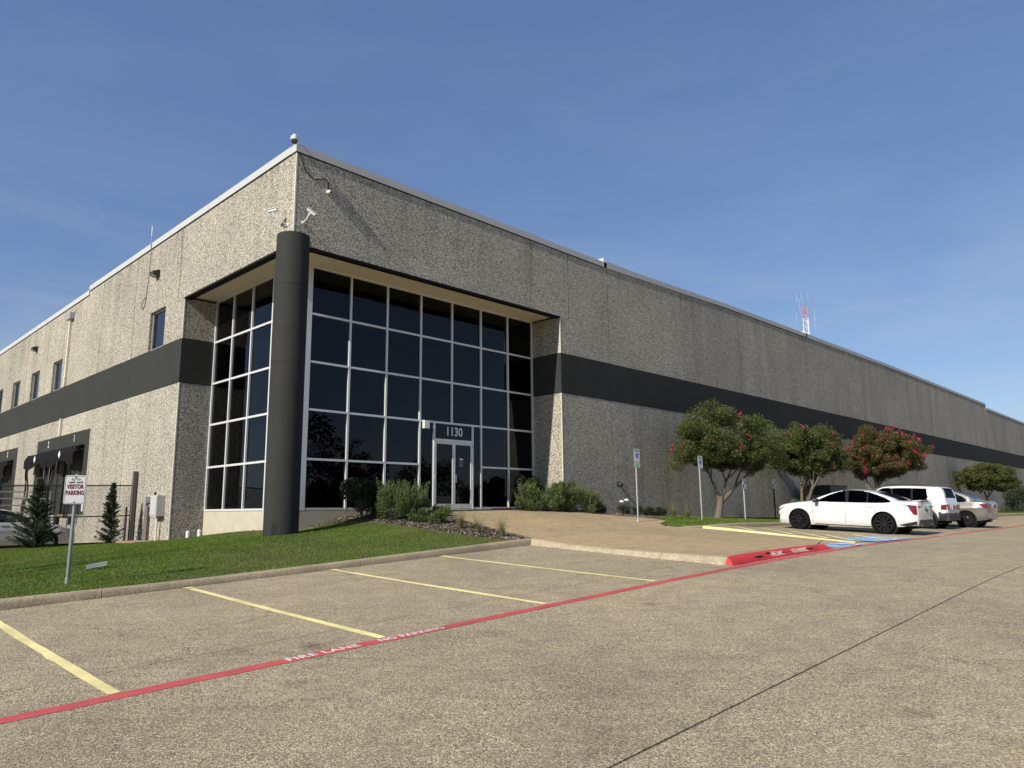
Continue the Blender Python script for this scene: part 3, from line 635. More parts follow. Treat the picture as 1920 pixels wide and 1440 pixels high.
# --- left face panels
part(lpanel([(YF+TH+.002, 7.15), (24.93-g_, 7.15), (24.93-g_, top_l(24.9)-.1), (YF+TH+.002, top_l(17.3)-.1)]), 'wall_panel', 'wall_aggregate')
WN = [(25.98, 27.42), (38.32, 39.86), (42.22, 43.78), (46.12, 47.7), (50.0, 51.5), (54, 55.5)]; WZ = 7.19
LJ = [24.35, 29.15, 33.10, 37.42, 41.05, 45.05, 49.0, 53.0, 57.0, 61.0, 65, 70, 75, 80]
DOCKS = [(34.05, 37.2), (38.0, 41.15), (46.0, 49.0)]     # openings
def clipw(a, b, spans): return [(max(a, s), min(b, e)) for s, e in spans if min(b, e)-max(a, s) > .05]
for i, (a, b) in enumerate(zip(LJ[:-1], LJ[1:])):
    a_, b_ = a+(g_ if i else 0), b-g_
    pts = [(a_, ZB1+.02)]
    for s, e in clipw(a_, b_, WN): pts += [(s, ZB1+.02), (s, WZ), (e, WZ), (e, ZB1+.02)]
    pts.append((b_, ZB1+.02))
    if a < 35.05 < b: pts += [(b_, top_l(b_)-.1), (35.05, top_l(35.1)-.1), (35.05, top_l(35.0)-.1)]
    else: pts.append((b_, top_l(b_)-.1))
    if i == 0: pts += [(24.93+g_, top_l(25)-.1), (24.93+g_, 7.14), (a_, 7.14)]
    else: pts.append((a_, top_l(a_)-.1))
    part(lpanel(pts), 'wall_panel', 'wall_aggregate')
    sp = clipw(a_, b_, DOCKS); lo = [(a_, -1.5), (b_, -1.5), (b_, ZB0-.02), (a_, ZB0-.02)]
    if sp:
        s, e = sp[0]; lo = [(a_, -1.5), (b_, -1.5), (b_, ZB0-.02), (a_, ZB0-.02)]
        low = [(a_, -1.5), (b_, -1.5), (b_, 0.0), (a_, 0.0)]; part(lpanel(low), 'wall_panel', 'wall_aggregate')
        if s-a_ > .08: part(lpanel([(a_, .002), (s, .002), (s, 2.9), (a_, 2.9)]), 'wall_panel', 'wall_aggregate')
        if b_-e > .08: part(lpanel([(e, .002), (b_, .002), (b_, 2.9), (e, 2.9)]), 'wall_panel', 'wall_aggregate')
        lo = [(a_, 2.902), (b_, 2.902), (b_, ZB0-.02), (a_, ZB0-.02)]
    part(lpanel(lo), 'wall_panel', 'wall_aggregate')
for a, b in [(YL-.016, 29.15), (29.15, 37.42), (37.42, 45.05), (45.05, 53), (53, 61), (61, 70), (70, 80)]:
    part(MB().box(XL-.012, XL+.10, a+.007, b-.007, ZB0, ZB1), 'band_panel', 'band_metal')
# --- returns of the recess
def ret(x0, x1, y0, y1, bx0, bx1, by0, by1):
    part(MB().box(x0, x1, y0, y1, -1.2, ZB0-.02), 'return_wall', 'wall_aggregate'); part(MB().box(x0, x1, y0, y1, ZB1+.02, 7.13), 'return_wall', 'wall_aggregate')
    part(MB().box(bx0, bx1, by0, by1, ZB0, ZB1), 'band_panel', 'band_metal')
ret(XR, XR+.16, YF+TH+.003, YG+.1, XR-.012, XR+.1, YF+.102, YG-.03)
ret(XL+TH+.003, XG+.1, YL, YL+.16, XL+.102, XG-.03, YL-.012, YL+.1)
# smooth concrete arrises at the corners
part(MB().box(XL-.005, XL+.035, YF-.005, YF+.035, 7.34, 9.8), 'corner_trim', 'trim_concrete')
for z0, z1 in ((-.6, ZB0-.02), (ZB1+.02, 7.14)):
    part(MB().box(XR-.006, XR+.03, YF-.006, YF+.03, z0, z1), 'corner_trim', 'trim_concrete')
    part(MB().box(XL-.006, XL+.03, YL-.006, YL+.03, z0-.6, z1), 'corner_trim', 'trim_concrete')
# --- dark core behind the joints, roof
core = MB().box(XR+.05, 137, YF+TH-.02, YF+TH+.12, -1.2, 9.75)
core.box(XL+.05, XR+.06, YF+TH-.02, YF+TH+.1, 7.24, 9.7); core.box(XL+TH-.02, XL+TH+.1, YF+TH, YL+.3, 7.24, 9.7)
core.box(XL+TH-.02, XL+TH+.1, YL+.2, 33.9, -1.4, ZB1); core.box(XL+TH-.02, XL+TH+.1, 49.2, 80, -1.4, ZB1); core.box(XL+TH-.02, XL+TH+.1, 33.9, 49.2, 3.0, ZB1); core.box(XL+TH+.32, XL+TH+.4, YL+.2, 80, ZB1, 9.6)
part(core, 'wall_core', 'interior_dark')
part(MB().box(XL+.15, 137, YF+.15, 80, 9.05, 9.2), 'roof', 'roof_grey')
# --- copings
def coping_r(x0, x1):
    m = MB(); v = []
    for x in (x0, x1):
        z = top_r(x+(.01 if x == x0 else -.01)); v += [(x, YF-.035, z-.215), (x, YF+.30, z-.215), (x, YF+.30, z), (x, YF-.035, z+.005)]
    m.add(v, [(0, 1, 2, 3), (4, 7, 6, 5), (0, 4, 5, 1), (1, 5, 6, 2), (2, 6, 7, 3), (3, 7, 4, 0)]); part(m, 'coping', 'coping_metal')
for x0, x1 in ((XL-.035, 16.2), (16.205, 23.30), (23.12, 33), (33.005, 43.2), (43.0, 58), (58.005, 73), (73.005, 87.8), (87.81, 112), (112.005, 137)): coping_r(x0, x1)
part(MB().box(23.10, 23.115, YF-.04, YF+.31, 9.75, 10.13), 'coping_end', 'coping_metal'); part(MB().box(42.98, 42.995, YF-.04, YF+.31, 10.1, 10.47), 'coping_end', 'coping_metal')
for y0, y1 in ((YF+.305, 26), (26.005, 35.05), (35.055, 44), (44.005, 62), (62.005, 80)):
    m = MB(); v = []
    for y in (y0, y1):
        z = top_l(y+(.01 if y == y0 else -.01)); v += [(XL-.035, y, z-.215), (XL+.30, y, z-.215), (XL+.30, y, z), (XL-.035, y, z+.005)]
    m.add(v, [(0, 1, 2, 3), (4, 7, 6, 5), (0, 4, 5, 1), (1, 5, 6, 2), (2, 6, 7, 3), (3, 7, 4, 0)]); part(m, 'coping', 'coping_metal')
for x0, x1 in ((XL-.012, 23.1), (23.3, 43.0), (43.2, 87.8), (87.8, 137)):  # thin black strips just below the copings, slightly proud of the wall
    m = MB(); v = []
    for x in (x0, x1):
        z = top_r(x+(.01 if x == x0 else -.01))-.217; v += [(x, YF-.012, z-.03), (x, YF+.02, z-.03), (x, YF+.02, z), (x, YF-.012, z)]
    m.add(v, [(0, 1, 2, 3), (4, 7, 6, 5), (0, 4, 5, 1), (1, 5, 6, 2), (2, 6, 7, 3), (3, 7, 4, 0)]); part(m, 'coping_strip', 'black_trim')
for y0, y1 in ((YF+.03, 35.05), (35.055, 80)):  # the same black strip along the left face
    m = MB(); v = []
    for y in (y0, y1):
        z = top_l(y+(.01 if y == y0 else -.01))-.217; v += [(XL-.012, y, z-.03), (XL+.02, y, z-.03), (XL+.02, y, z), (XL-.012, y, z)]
    m.add(v, [(0, 1, 2, 3), (4, 7, 6, 5), (0, 4, 5, 1), (1, 5, 6, 2), (2, 6, 7, 3), (3, 7, 4, 0)]); part(m, 'coping_strip', 'black_trim')
# --- soffit, dark drip edge, column, stem wall
part(MB().prism([(XL+.20, YF+.20), (XR+.05, YF+.20), (XR+.05, YG+.2), (XG+.3, YG+.2), (XG+.3, YL+.05), (XL+.20, YL+.05)], lambda a, b, d: (a, b, d), 7.20, 7.235), 'soffit', 'soffit_paint')
part(MB().box(XL-.02, XR+.0, YF-.02, YF+.21, 7.085, 7.148), 'drip_edge', 'black_trim'); part(MB().box(XL-.02, XL+.21, YF+.212, YL+.0, 7.085, 7.148), 'drip_edge', 'black_trim')
col = part(MB().lathe([(.43, -1.0), (.43, 7.30), (.424, 7.325), (.41, 7.335)], 64, Matrix.Translation((XL+.03, YF+.03, 0))), 'column', 'column_paint', smooth=40, label='dark grey round corner column')
for z in (1.35, 3.8, 5.9): adopt(link('column_seam', MB().lathe([(.4312, z-.005), (.4312, z+.005)], 64, Matrix.Translation((XL+.03, YF+.03, 0))).mesh('column_seam', 40), 'black_trim'), col)
part(MB().box(XG-.05, XG+.25, YG+.0, YL-.002, -1.0, .045), 'stem_wall', 'stem_concrete'); part(MB().box(XG-.05, XR-.002, YG-.05, YG+.25, -1.0, .045), 'stem_wall', 'stem_concrete')
# --- storefront glazing
ROWS = [.09, 1.49, 2.91, 4.31, 5.74, 7.17]
CXS = [10.76+1.366*k for k in range(8)]; CYS = [24.33-1.345*k for k in range(5)]
CYS[-1] = 18.95
MW = .032; D0, D1 = -.055, .05
fr = MB(); fr.box(XG-.05, CXS[0]+MW, YG-.055, YG+.06, .05, 7.20)               # corner post
sf = part(fr, 'storefront_frame', 'alum', label='white aluminium storefront frame at the corner')
def sub(m, name, mat, label=None):
    o = m.build(name, mat, sf, None, True, name != 'glass_pane')
    if label: o['label'] = label
    return o
DOOR = (14.95, 17.66)
for k, x in enumerate(CXS[1:], 1):
    z0 = .05
    if k == 4: z0 = ROWS[2]+MW+.001
    xx = x if k < 7 else XR-.034
    sub(MB().box(xx-MW, xx+MW, YG-.055, YG+.05, z0, 7.195), 'mullion', 'alum')
edges = [CXS[0]+MW]+CXS[1:7]+[XR-.034]
for r, z in enumerate(ROWS):
    for k in range(7):
        if k in (3, 4) and r in (0, 1): continue
        a = edges[k]+(MW if k else 0)+.001; b = edges[k+1]-MW-.001
        if k == 3 and r == 2: b = CXS[5]-MW-.001
        if k == 4 and r == 2: continue
        sub(MB().box(a, b, YG-.05, YG+.045, z-MW, z+MW), 'transom_bar', 'alum')
for r in range(5):
    for k in range(7):
        if k in (3, 4) and r < 2: continue
        t = random.uniform(-.008, .008)
        a, b = edges[k], edges[k+1]; sub(MB().add([(a, YG+.0+t, ROWS[r]), (b, YG-t, ROWS[r]), (b, YG-t*.3, ROWS[r+1]), (a, YG+t*.5, ROWS[r+1])], [(0, 1, 2, 3)]), 'glass_pane', 'glass_tinted')
for k, y in enumerate(CYS):
    yy = y if k else YL-.034
    sub(MB().box(XG-.055, XG+.05, yy-MW, yy+MW, .05, 7.195), 'mullion', 'alum')
for r, z in enumerate(ROWS):
    for k in range(4):
        a = CYS[k+1]+MW+.001; b = (CYS[k] if k else YL-.034)-MW-.001
        sub(MB().box(XG-.05, XG+.045, a, b, z-MW, z+MW), 'transom_bar', 'alum')
for r in range(5):
    for k in range(4):
        t = random.uniform(-.008, .008); a, b = CYS[k+1], (CYS[k] if k else YL-.03)
        sub(MB().add([(XG+t, a, ROWS[r]), (XG-t, b, ROWS[r]), (XG-t*.3, b, ROWS[r+1]), (XG+t*.5, a, ROWS[r+1])], [(3, 2, 1, 0)]), 'glass_pane', 'glass_tinted')
# entrance: side lights, transom with the number, two leaves
JL, JR = 15.46, 17.18; HD = 2.28
df = MB(); df.box(JL-MW, JL+MW, YG-.06, YG+.05, .05, ROWS[2]-MW-.002); df.box(JR-MW, JR+MW, YG-.06, YG+.05, .05, ROWS[2]-MW-.002)
df.box(JL+MW+.001, JR-MW-.001, YG-.06, YG+.05, HD, HD+.09); df.box(DOOR[0]+MW+.002, JL-MW-.002, YG-.05, YG+.045, .05, .12); df.box(JR+MW+.002, DOOR[1]-MW-.002, YG-.05, YG+.045, .05, .12); df.box(JL+MW, JR-MW, YG-.06, YG+.05, .03, .07)
dfo = part(df, 'door_frame', 'alum', label='white aluminium door frame')
for a, b, z0, z1 in ((DOOR[0], JL, .10, ROWS[2]), (JR, DOOR[1], .10, ROWS[2]), (JL, JR, HD+.07, ROWS[2])):
    p = MB().add([(a, YG, z0), (b, YG, z0), (b, YG, z1), (a, YG, z1)], [(0, 1, 2, 3)]).build('glass_pane', 'glass_tinted', dfo, fix=False)
    tr_pane = p
lettering('address_number', '1130', .405, lambda a, b: (16.36+a, YG-.012, 2.63+b), 'white_plastic', dfo, .010, .96, .98)
mid = (JL+JR)/2
for sgn, a, b in ((-1, JL+MW+.004, mid-.003), (1, mid+.003, JR-MW-.004)):
    m = MB(); y0, y1 = YG-.05, YG-.005
    m.box(a, a+.06, y0, y1, .08, HD-.005); m.box(b-.06, b, y0, y1, .08, HD-.005); m.box(a+.061, b-.061, y0, y1, .08, .23); m.box(a+.061, b-.061, y0, y1, HD-.075, HD-.005)
    leaf = part(m, 'door_leaf', 'alum')
    MB().add([(a+.05, YG-.026, .2), (b-.05, YG-.026, .2), (b-.05, YG-.026, HD-.05), (a+.05, YG-.026, HD-.05)], [(0, 1, 2, 3)]).build('glass_pane', 'glass_tinted', leaf, fix=False)
    MB().box(a+.062, b-.062, YG+.02, YG+.05, 1.02, 1.055).build('push_bar', 'alum_dull', leaf)
    for z in (.12, 1.1, HD-.12):
        hx = a-.02 if sgn < 0 else b+.02
        MB().tube([(hx, y0-.012, z-.06), (hx, y0-.012, z+.06)], .014, 8).build('hinge', 'alum_dull', leaf, 40)
    if sgn > 0:
        MB().box(a-.02, a+.075, y0-.055, y0-.03, .93, 1.19).box(a+.0, a+.05, y0-.031, y0-.001, .96, 1.0).box(a+.0, a+.05, y0-.031, y0-.001, 1.12, 1.16).build('pull_handle', 'alum_dull', leaf)
        MB().lathe([(.022, 0), (.022, .02)], 12, lathe_to((a+.03, y0, 1.29), (0, -1, 0))).build('lock_cylinder', 'alum_dull', leaf)
        MB().box(a+.23, a+.43, YG-.031, YG-.028, 1.47, 1.68).build('notice', 'interior_grey', leaf); MB().box(a+.25, a+.42, YG-.034, YG-.031, 1.70, 1.75).build('notice', 'sign_white', leaf)
# interior seen dimly through the tinted glass
part(MB().box(XG+.3, 30, YG+.3, 40, -.1, .0), 'interior_floor', 'interior_grey'); part(MB().box(XG+.3, 30, YG+.3, 40, 7.3, 7.4), 'interior_ceiling', 'interior_dark')
part(MB().box(XG+5.5, 30, 26, 26.2, 0, 7.3), 'interior_wall', 'interior_grey'); part(MB().box(25, 25.2, YG+.3, 26, 0, 7.3), 'interior_wall', 'interior_grey'); part(MB().box(XG+.3, 26, 34, 34.2, 0, 7.3), 'interior_wall', 'interior_grey')
part(MB().box(XG+3.4, 25, YG+3.6, 26, 4.35, 4.75), 'mezzanine', 'interior_grey'); part(MB().box(XG+3.4, 25, YG+3.58, YG+3.62, 4.75, 5.7), 'mezzanine_rail', 'interior_dark')
part(MB().box(XG+4.2, XG+6.8, YG+2.6, YG+3.3, 0, 1.08).box(XG+4.1, XG+6.9, YG+2.55, YG+3.35, 1.08, 1.13), 'reception_desk', 'interior_grey')
for k in range(4):
    part(MB().box(12+3.2*k, 13.2+3.2*k, YG+1.5, YG+1.8, 7.24, 7.29), 'ceiling_panel', 'interior_grey')
# upper windows on the left face
for s, e in WN[:5]:
    m = MB(); x0, x1 = XL+.10, XL+.16; zz0, zz1 = ZB1+.04, WZ
    m.box(x0, x1, s, s+.055, zz0, zz1); m.box(x0, x1, e-.055, e, zz0, zz1); m.box(x0, x1, s+.056, e-.056, zz1-.055, zz1); m.box(x0, x1, s+.056, e-.056, zz0, zz0+.055)
    w = part(m, 'window', 'alum_dull'); MB().add([(XL+.13, s+.03, zz0+.03), (XL+.13, e-.03, zz0+.03), (XL+.13, e-.03, zz1-.03), (XL+.13, s+.03, zz1-.03)], [(3, 2, 1, 0)]).build('glass_pane', 'glass_window', w, fix=False)
    MB().box(XL+.34, XL+.36, s+.02, e-.02, zz0+.55+random.uniform(-.2, .3), zz1).build('blind', 'interior_grey', w)
# dock bays: painted surrounds, shelters, numbers
for y0, y1, ops in ((33.26, 41.22, DOCKS[:2]), (45.1, 53, DOCKS[2:])):
    segs = [(33.26, 37.415), (37.425, 41.22)] if len(ops) == 2 else [(45.1, 49.6)]
    for (a, b), (s, e) in zip(segs, ops):
        part(MB().prism([(a, -.02), (s, -.02), (s, 2.9), (e, 2.9), (e, -.02), (b, -.02), (b, 3.48), (a, 3.48)], LFm, -.008, .0), 'painted_surround', 'band_metal')
for i, (s, e) in enumerate(DOCKS):
    part(MB().box(XL+.17, XL+.2, s-.02, e+.02, -.02, 2.92), 'dock_door', 'dock_black')
    m = MB(); c = (s+e)/2
    hx = [(-.02, 2.86), (-.30, 2.80), (-.42, 2.55), (-.40, 2.2)]
    def head(u, v):
        k = v*3; j = min(2, int(k)); f = k-j; dx = hx[j][0]+(hx[j+1][0]-hx[j][0])*f; z = hx[j][1]+(hx[j+1][1]-hx[j][1])*f
        y = s-.25+(e-s+.5)*u+(.25*(v-.3) if u > .9 else 0); sag = .10*math.sin(u*math.pi*3+i)*v+.05*math.sin(u*17)*v
        return (XL+dx+.03*math.sin(u*23), y, z-sag-.28*v*(abs(u-.5)**2)*2)
    m.grid(head, 30, 9)
    sh = part(m, 'dock_shelter', 'fabric_black', smooth=50, fix=False)
    for yy, dd in ((s+.25, .30), (e-.25, .30), (s-.05, .12), (e+.1, .12)):
        mm = MB(); mm.grid(lambda u, v, yy=yy, dd=dd: (XL-.36+.05*math.sin(v*9+yy)+.02*math.sin(u*9), yy-dd/2+dd*u+.05*math.sin(v*5+yy*3), 2.35-2.5*v), 6, 20)
        mm.build('side_curtain', 'fabric_black', sh, 50, fix=False)
    for yy in (s+.02, e-.02): MB().tube([(XL-.02, yy, 2.75), (XL-.34, yy+.1, 2.5), (XL-.36, yy+.1, -.1)], .03, 6).build('shelter_pole', 'plastic_black', sh, 40)
    MB().prism([(c-.16, 2.52), (c, 2.36), (c+.16, 2.52), (c, 2.68)], lambda a, b, d: (XL-.44+d-.0*(b), a, b), -.012, 0).prism([(c-.05, 2.52), (c, 2.47), (c+.05, 2.52), (c, 2.57)], lambda a, b, d: (XL-.453+d, a, b), -.002, 0).build('maker_mark', 'paint_white_worn', sh)
    lettering('dock_number', str(i+1), .42, lambda a, b, c=c: (XL-.014, c-.3-a, 3.2+b), 'white_plastic', bld, .012, .8)
    [part(MB().box(XL-.11, XL-.0, q, q+.45, -.42, -.08), 'dock_bumper', 'rubber') for q in (s+.3, e-.75)]; part(MB().box(XL-.02, XL-.0, s+.1, e-.1, -.075, -.025), 'dock_plate', 'rust')
part(MB().box(XL-.014, XL-.009, 33.30, 33.52, .12, .46), 'notice', 'sign_white')
# scupper box and downspout
m = MB().box(XL-.20, XL-.004, 37.05, 37.75, 8.86, 9.14).box(XL-.03, XL-.003, 36.9, 37.9, 9.14, 9.26)
ds = part(m, 'scupper_box', 'alum_dull')
for z0, z1 in ((ZB1+.0, 8.86), (3.49, ZB0-.01)): MB().box(XL-.10, XL-.004, 37.36, 37.48, z0, z1).build('downspout', 'cream_paint', ds)
MB().box(XL-.11, XL-.003, 37.34, 37.50, 6.1, 6.18).build('strap', 'cream_paint', ds)

# ================================================================== VEGETATION
def leaf_quads(C, size, tone, up=.35, aspect=.5, spread=1.0):
    """C (n,3) leaf centres -> folded leaf quads"""
    n = len(C); a = rng.uniform(0, 2*np.pi, n); el = rng.normal(up, .5, n)
    d = np.stack([np.cos(a)*np.cos(el), np.sin(a)*np.cos(el), np.sin(el)], 1); t = rng.normal(size=(n, 3)); s = np.cross(d, t); s /= np.linalg.norm(s, axis=1)[:, None]+1e-9
    L = (size*rng.uniform(.6, 1.35, n))[:, None]; W = L*aspect
    V = np.stack([C-d*L*.5, C+s*W*.5, C+d*L*.5, C-s*W*.5], 1).reshape(-1, 3); return V, np.repeat(tone, 4)
def clumps(cen, rad, n, size, flat=.85, tone_top=.35, aspect=.5, shell=.75):
    VS = []; TS = []
    for c, r in zip(cen, rad):
        k = int(n*(r/np.mean(rad))**2); u = rng.normal(size=(k, 3)); u /= np.linalg.norm(u, axis=1)[:, None]; q = r*(shell+(1-shell)*rng.uniform(0, 1, k)-np.abs(rng.normal(0, .22, k)))
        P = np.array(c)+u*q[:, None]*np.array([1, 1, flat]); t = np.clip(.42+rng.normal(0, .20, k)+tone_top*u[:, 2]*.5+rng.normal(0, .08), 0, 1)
        V, T = leaf_quads(P, size, t, aspect=aspect); VS.append(V); TS.append(T)
    return np.concatenate(VS), np.concatenate(TS)
def leaf_obj(name, V, T, mat, parent, world=True):
    o = link(name, fast_mesh(name, V, np.arange(len(V)).reshape(-1, 4), T), mat); adopt(o, parent, world); return o
FL = []
for k in range(4):
    P = []; n = 46
    for i in range(n):
        t = rng.uniform(0, 1); r = .085*(1-t*.75); a = rng.uniform(0, 6.28); P.append((r*math.cos(a)*rng.uniform(.5, 1), r*math.sin(a)*rng.uniform(.5, 1), -.09+.22*t))
    V, T = leaf_quads(np.array(P), .05, rng.uniform(0, 1, n), aspect=.9); FL.append(fast_mesh('flower_cluster', V, np.arange(len(V)).reshape(-1, 4), T)); FL[-1].materials.append(MATS['flower'])
SEED = []
V = []; 
for k in range(26):
    t = k/25; a = rng.uniform(0, 6.28); r = .05*(1-t*.6); V.append((r*math.cos(a), r*math.sin(a), .34*t-.1))
V_, T_ = leaf_quads(np.array(V), .03, rng.uniform(0, 1, 26), aspect=.8); SEED = fast_mesh('seed_head', V_, np.arange(len(V_)).reshape(-1, 4), T_); SEED.materials.append(MATS['seed_head'])

def limb(m, p, d, L, r, lvl, tips, maxl, target_z, wander=.22):
    pts = [Vector(p)]; dd = Vector(d).normalized(); n = 5
    for i in range(n):
        dd = (dd+Vector((random.gauss(0, wander), random.gauss(0, wander), random.gauss(.05, wander*.6)))*.45).normalized(); pts.append(pts[-1]+dd*L/n)
    m.tube(pts, [r*(1-.45*i/n) for i in range(n+1)], 7 if lvl < 2 else 5, cap=lvl > 1)
    if lvl >= 1: tips.append(pts[-1])
    if lvl >= 2: tips.append(pts[3])
    if lvl >= maxl: return
    for k in range(random.choice((2, 3, 3))):
        a = random.uniform(0, 6.28); sp = random.uniform(.35, .75); t = dd.orthogonal().normalized(); t.rotate(Matrix.Rotation(a, 3, dd)); nd = (dd+t*sp+Vector((0, 0, .18))).normalized()
        limb(m, pts[-1 if k else -2], nd, L*random.uniform(.62, .85), r*.52, lvl+1, tips, maxl, target_z)
def myrtle(label, base, cz0, cz1, rx, ry, cx, cy, stems, flowers, mat, seed, leaves=60000, size=.078, ncl=230, lobes=None, seedheads=10, fork=None):
    """base point; crown from cz0 to cz1 (above base), radii rx, ry, centre offset cx, cy; stems = list of (dx,dy,lean,length,r)"""
    global rng
    random.seed(seed); rng = np.random.default_rng(seed); b = Vector(base)
    t = thing('crape_myrtle_tree', label, 'tree', base, 'crape myrtles along the long wall')
    m = MB(); tips = []
    if fork:
        fv = Vector(fork); m.tube([b-Vector((0, 0, .1)), b+fv*.5+Vector((.03, 0, 0)), b+fv+Vector((0, 0, .12))], [.17, .14, .12], 10)
    for (dx, dy, lx, ly, L, r) in stems: 
        limb(m, b+Vector((dx, dy, -.08))+(Vector(fork) if fork else Vector((0, 0, 0))), Vector((lx, ly, 1)), L, r, 0, tips, 3, cz1)
    m.lathe([(.22, -.1), (.17, .02), (.10, .12)], 10, Matrix.Translation(b))
    m.build('trunk', 'bark', t, 50)
    cen = []; rad = []; H = (cz1-cz0)/2
    k = 0
    while len(cen) < ncl:
        u = rng.normal(size=3); u /= np.linalg.norm(u); q = rng.uniform(.35, .86)**.6
        p = np.array([u[0]*rx*q, u[1]*ry*q, u[2]*H*q]); 
        if p[2] < -H*.45: p[2] *= .75; 
        lump = .88+.13*math.sin(3.1*math.atan2(u[1], u[0])+seed)+.08*math.sin(7*u[2]+seed)
        cen.append(np.array(b)+np.array([cx, cy, cz0+H])+p*np.array([lump, lump, 1])); rad.append(rng.uniform(.20, .44)*min(rx, H)/1.6)
    for lo in (lobes or []): cen.append(np.array(b)+np.array(lo[:3])); rad.append(lo[3])
    for tp in tips:
        if tp.z-b.z > cz0: cen.append(np.array(tp)); rad.append(.25)
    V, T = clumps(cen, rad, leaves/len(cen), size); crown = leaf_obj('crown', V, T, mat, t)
    C = np.array(cen); order = np.argsort(-(C[:, 2]+rng.normal(0, .35, len(C))-.35*(C[:, 0]-b.x)*0)); 
    def on_clump(i, out=.95):
        v = C[i]-(np.array(b)+np.array([cx, cy, cz0+H*.7])); v = v/np.linalg.norm(v)+np.array([-.35, -.35, .25]); v /= np.linalg.norm(v); return C[i]+v*rad[i]*out
    for k in range(flowers):
        i = order[int(rng.uniform(0, 1)**1.25*len(order)*.85)]; p = on_clump(i)+rng.normal(0, .06, 3)
        o = bpy.data.objects.new('flower_cluster', FL[k % 4]); o['kind'] = 'stuff'; COL.objects.link(o); o.location = p; s = rng.uniform(.7, 1.3); o.scale = (s, s, s); o.rotation_euler = (rng.normal(0, .4), rng.normal(0, .4), rng.uniform(0, 6)); adopt(o, crown)
    for k in range(seedheads):
        i = order[int(rng.uniform(0, .35)*len(order))]; p = C[i]+np.array([rng.normal(0, .1), rng.normal(0, .1), rad[i]*.95])
        o = bpy.data.objects.new('seed_head', SEED); o['kind'] = 'stuff'; COL.objects.link(o); o.location = p; o.rotation_euler = (rng.normal(0, .2), rng.normal(0, .2), rng.uniform(0, 6)); adopt(o, crown)
    return t
z = upz(27.2, 15.0)
myrtle('crape myrtle with leaning pale trunk beside the accessible parking sign', (27.2, 15.0, z), 1.55, 4.6, 2.9, 2.4, .6, -.35, [(-.04, .03, -.22, .15, 1.0, .085), (.03, -.02, .95, -.5, 1.1, .10), (.02, .03, .25, -.15, 1.0, .08)], 26, 'leaf_myrtle', 11, 92000, size=.070, lobes=[(-2.0, .3, 2.7, .55), (-1.8, .6, 2.2, .45), (-1.6, .2, 3.3, .5), (2.6, -1.6, 2.3, .5), (.0, .1, 4.45, .6), (-.7, .2, 4.1, .6), (.7, -.1, 4.2, .6), (-1.3, .2, 3.7, .55), (1.4, -.3, 3.8, .55)], fork=(.22, -.08, .75))
z = upz(36.2, 15.1)
myrtle('crape myrtle with several upright trunks behind the white sedan hood', (36.2, 15.1, z), 1.6, 4.75, 2.65, 2.4, .35, -.2, [(-.26, .1, -.25, .15, 1.7, .10), (-.10, -.05, -.08, -.1, 1.7, .11), (.05, .06, .05, .1, 1.7, .10), (.18, -.05, .22, -.12, 1.7, .12), (.32, .08, .35, .15, 1.6, .10)], 24, 'leaf_myrtle', 23, 80000, size=.080)
z = upz(45.6, 15.0)
myrtle('crape myrtle covered in crimson blossom above the white cars', (45.6, 15.0, z), 1.75, 5.0, 2.95, 2.5, .7, -.5, [(-.06, .03, -.12, .05, 1.2, .12), (.03, -.03, .03, -.05, 1.2, .15), (.10, .03, .16, .05, 1.2, .12)], 240, 'leaf_myrtle_rust', 31, 76000, size=.092, lobes=[(-.4, 0, 4.9, .55), (.1, 0, 5.0, .4)], fork=(.02, 0, .55))
z = upz(71.5, 15.0)
myrtle('distant crape myrtle without blossom behind the beige sedan', (72.5, 15.0, z), 1.35, 4.3, 3.5, 2.9, .6, -.2, [(-.2, .05, -.4, .1, 1.5, .09), (.0, -.05, .05, -.1, 1.6, .10), (.25, .05, .45, .1, 1.5, .09)], 0, 'leaf_myrtle', 41, 46000, size=.125)

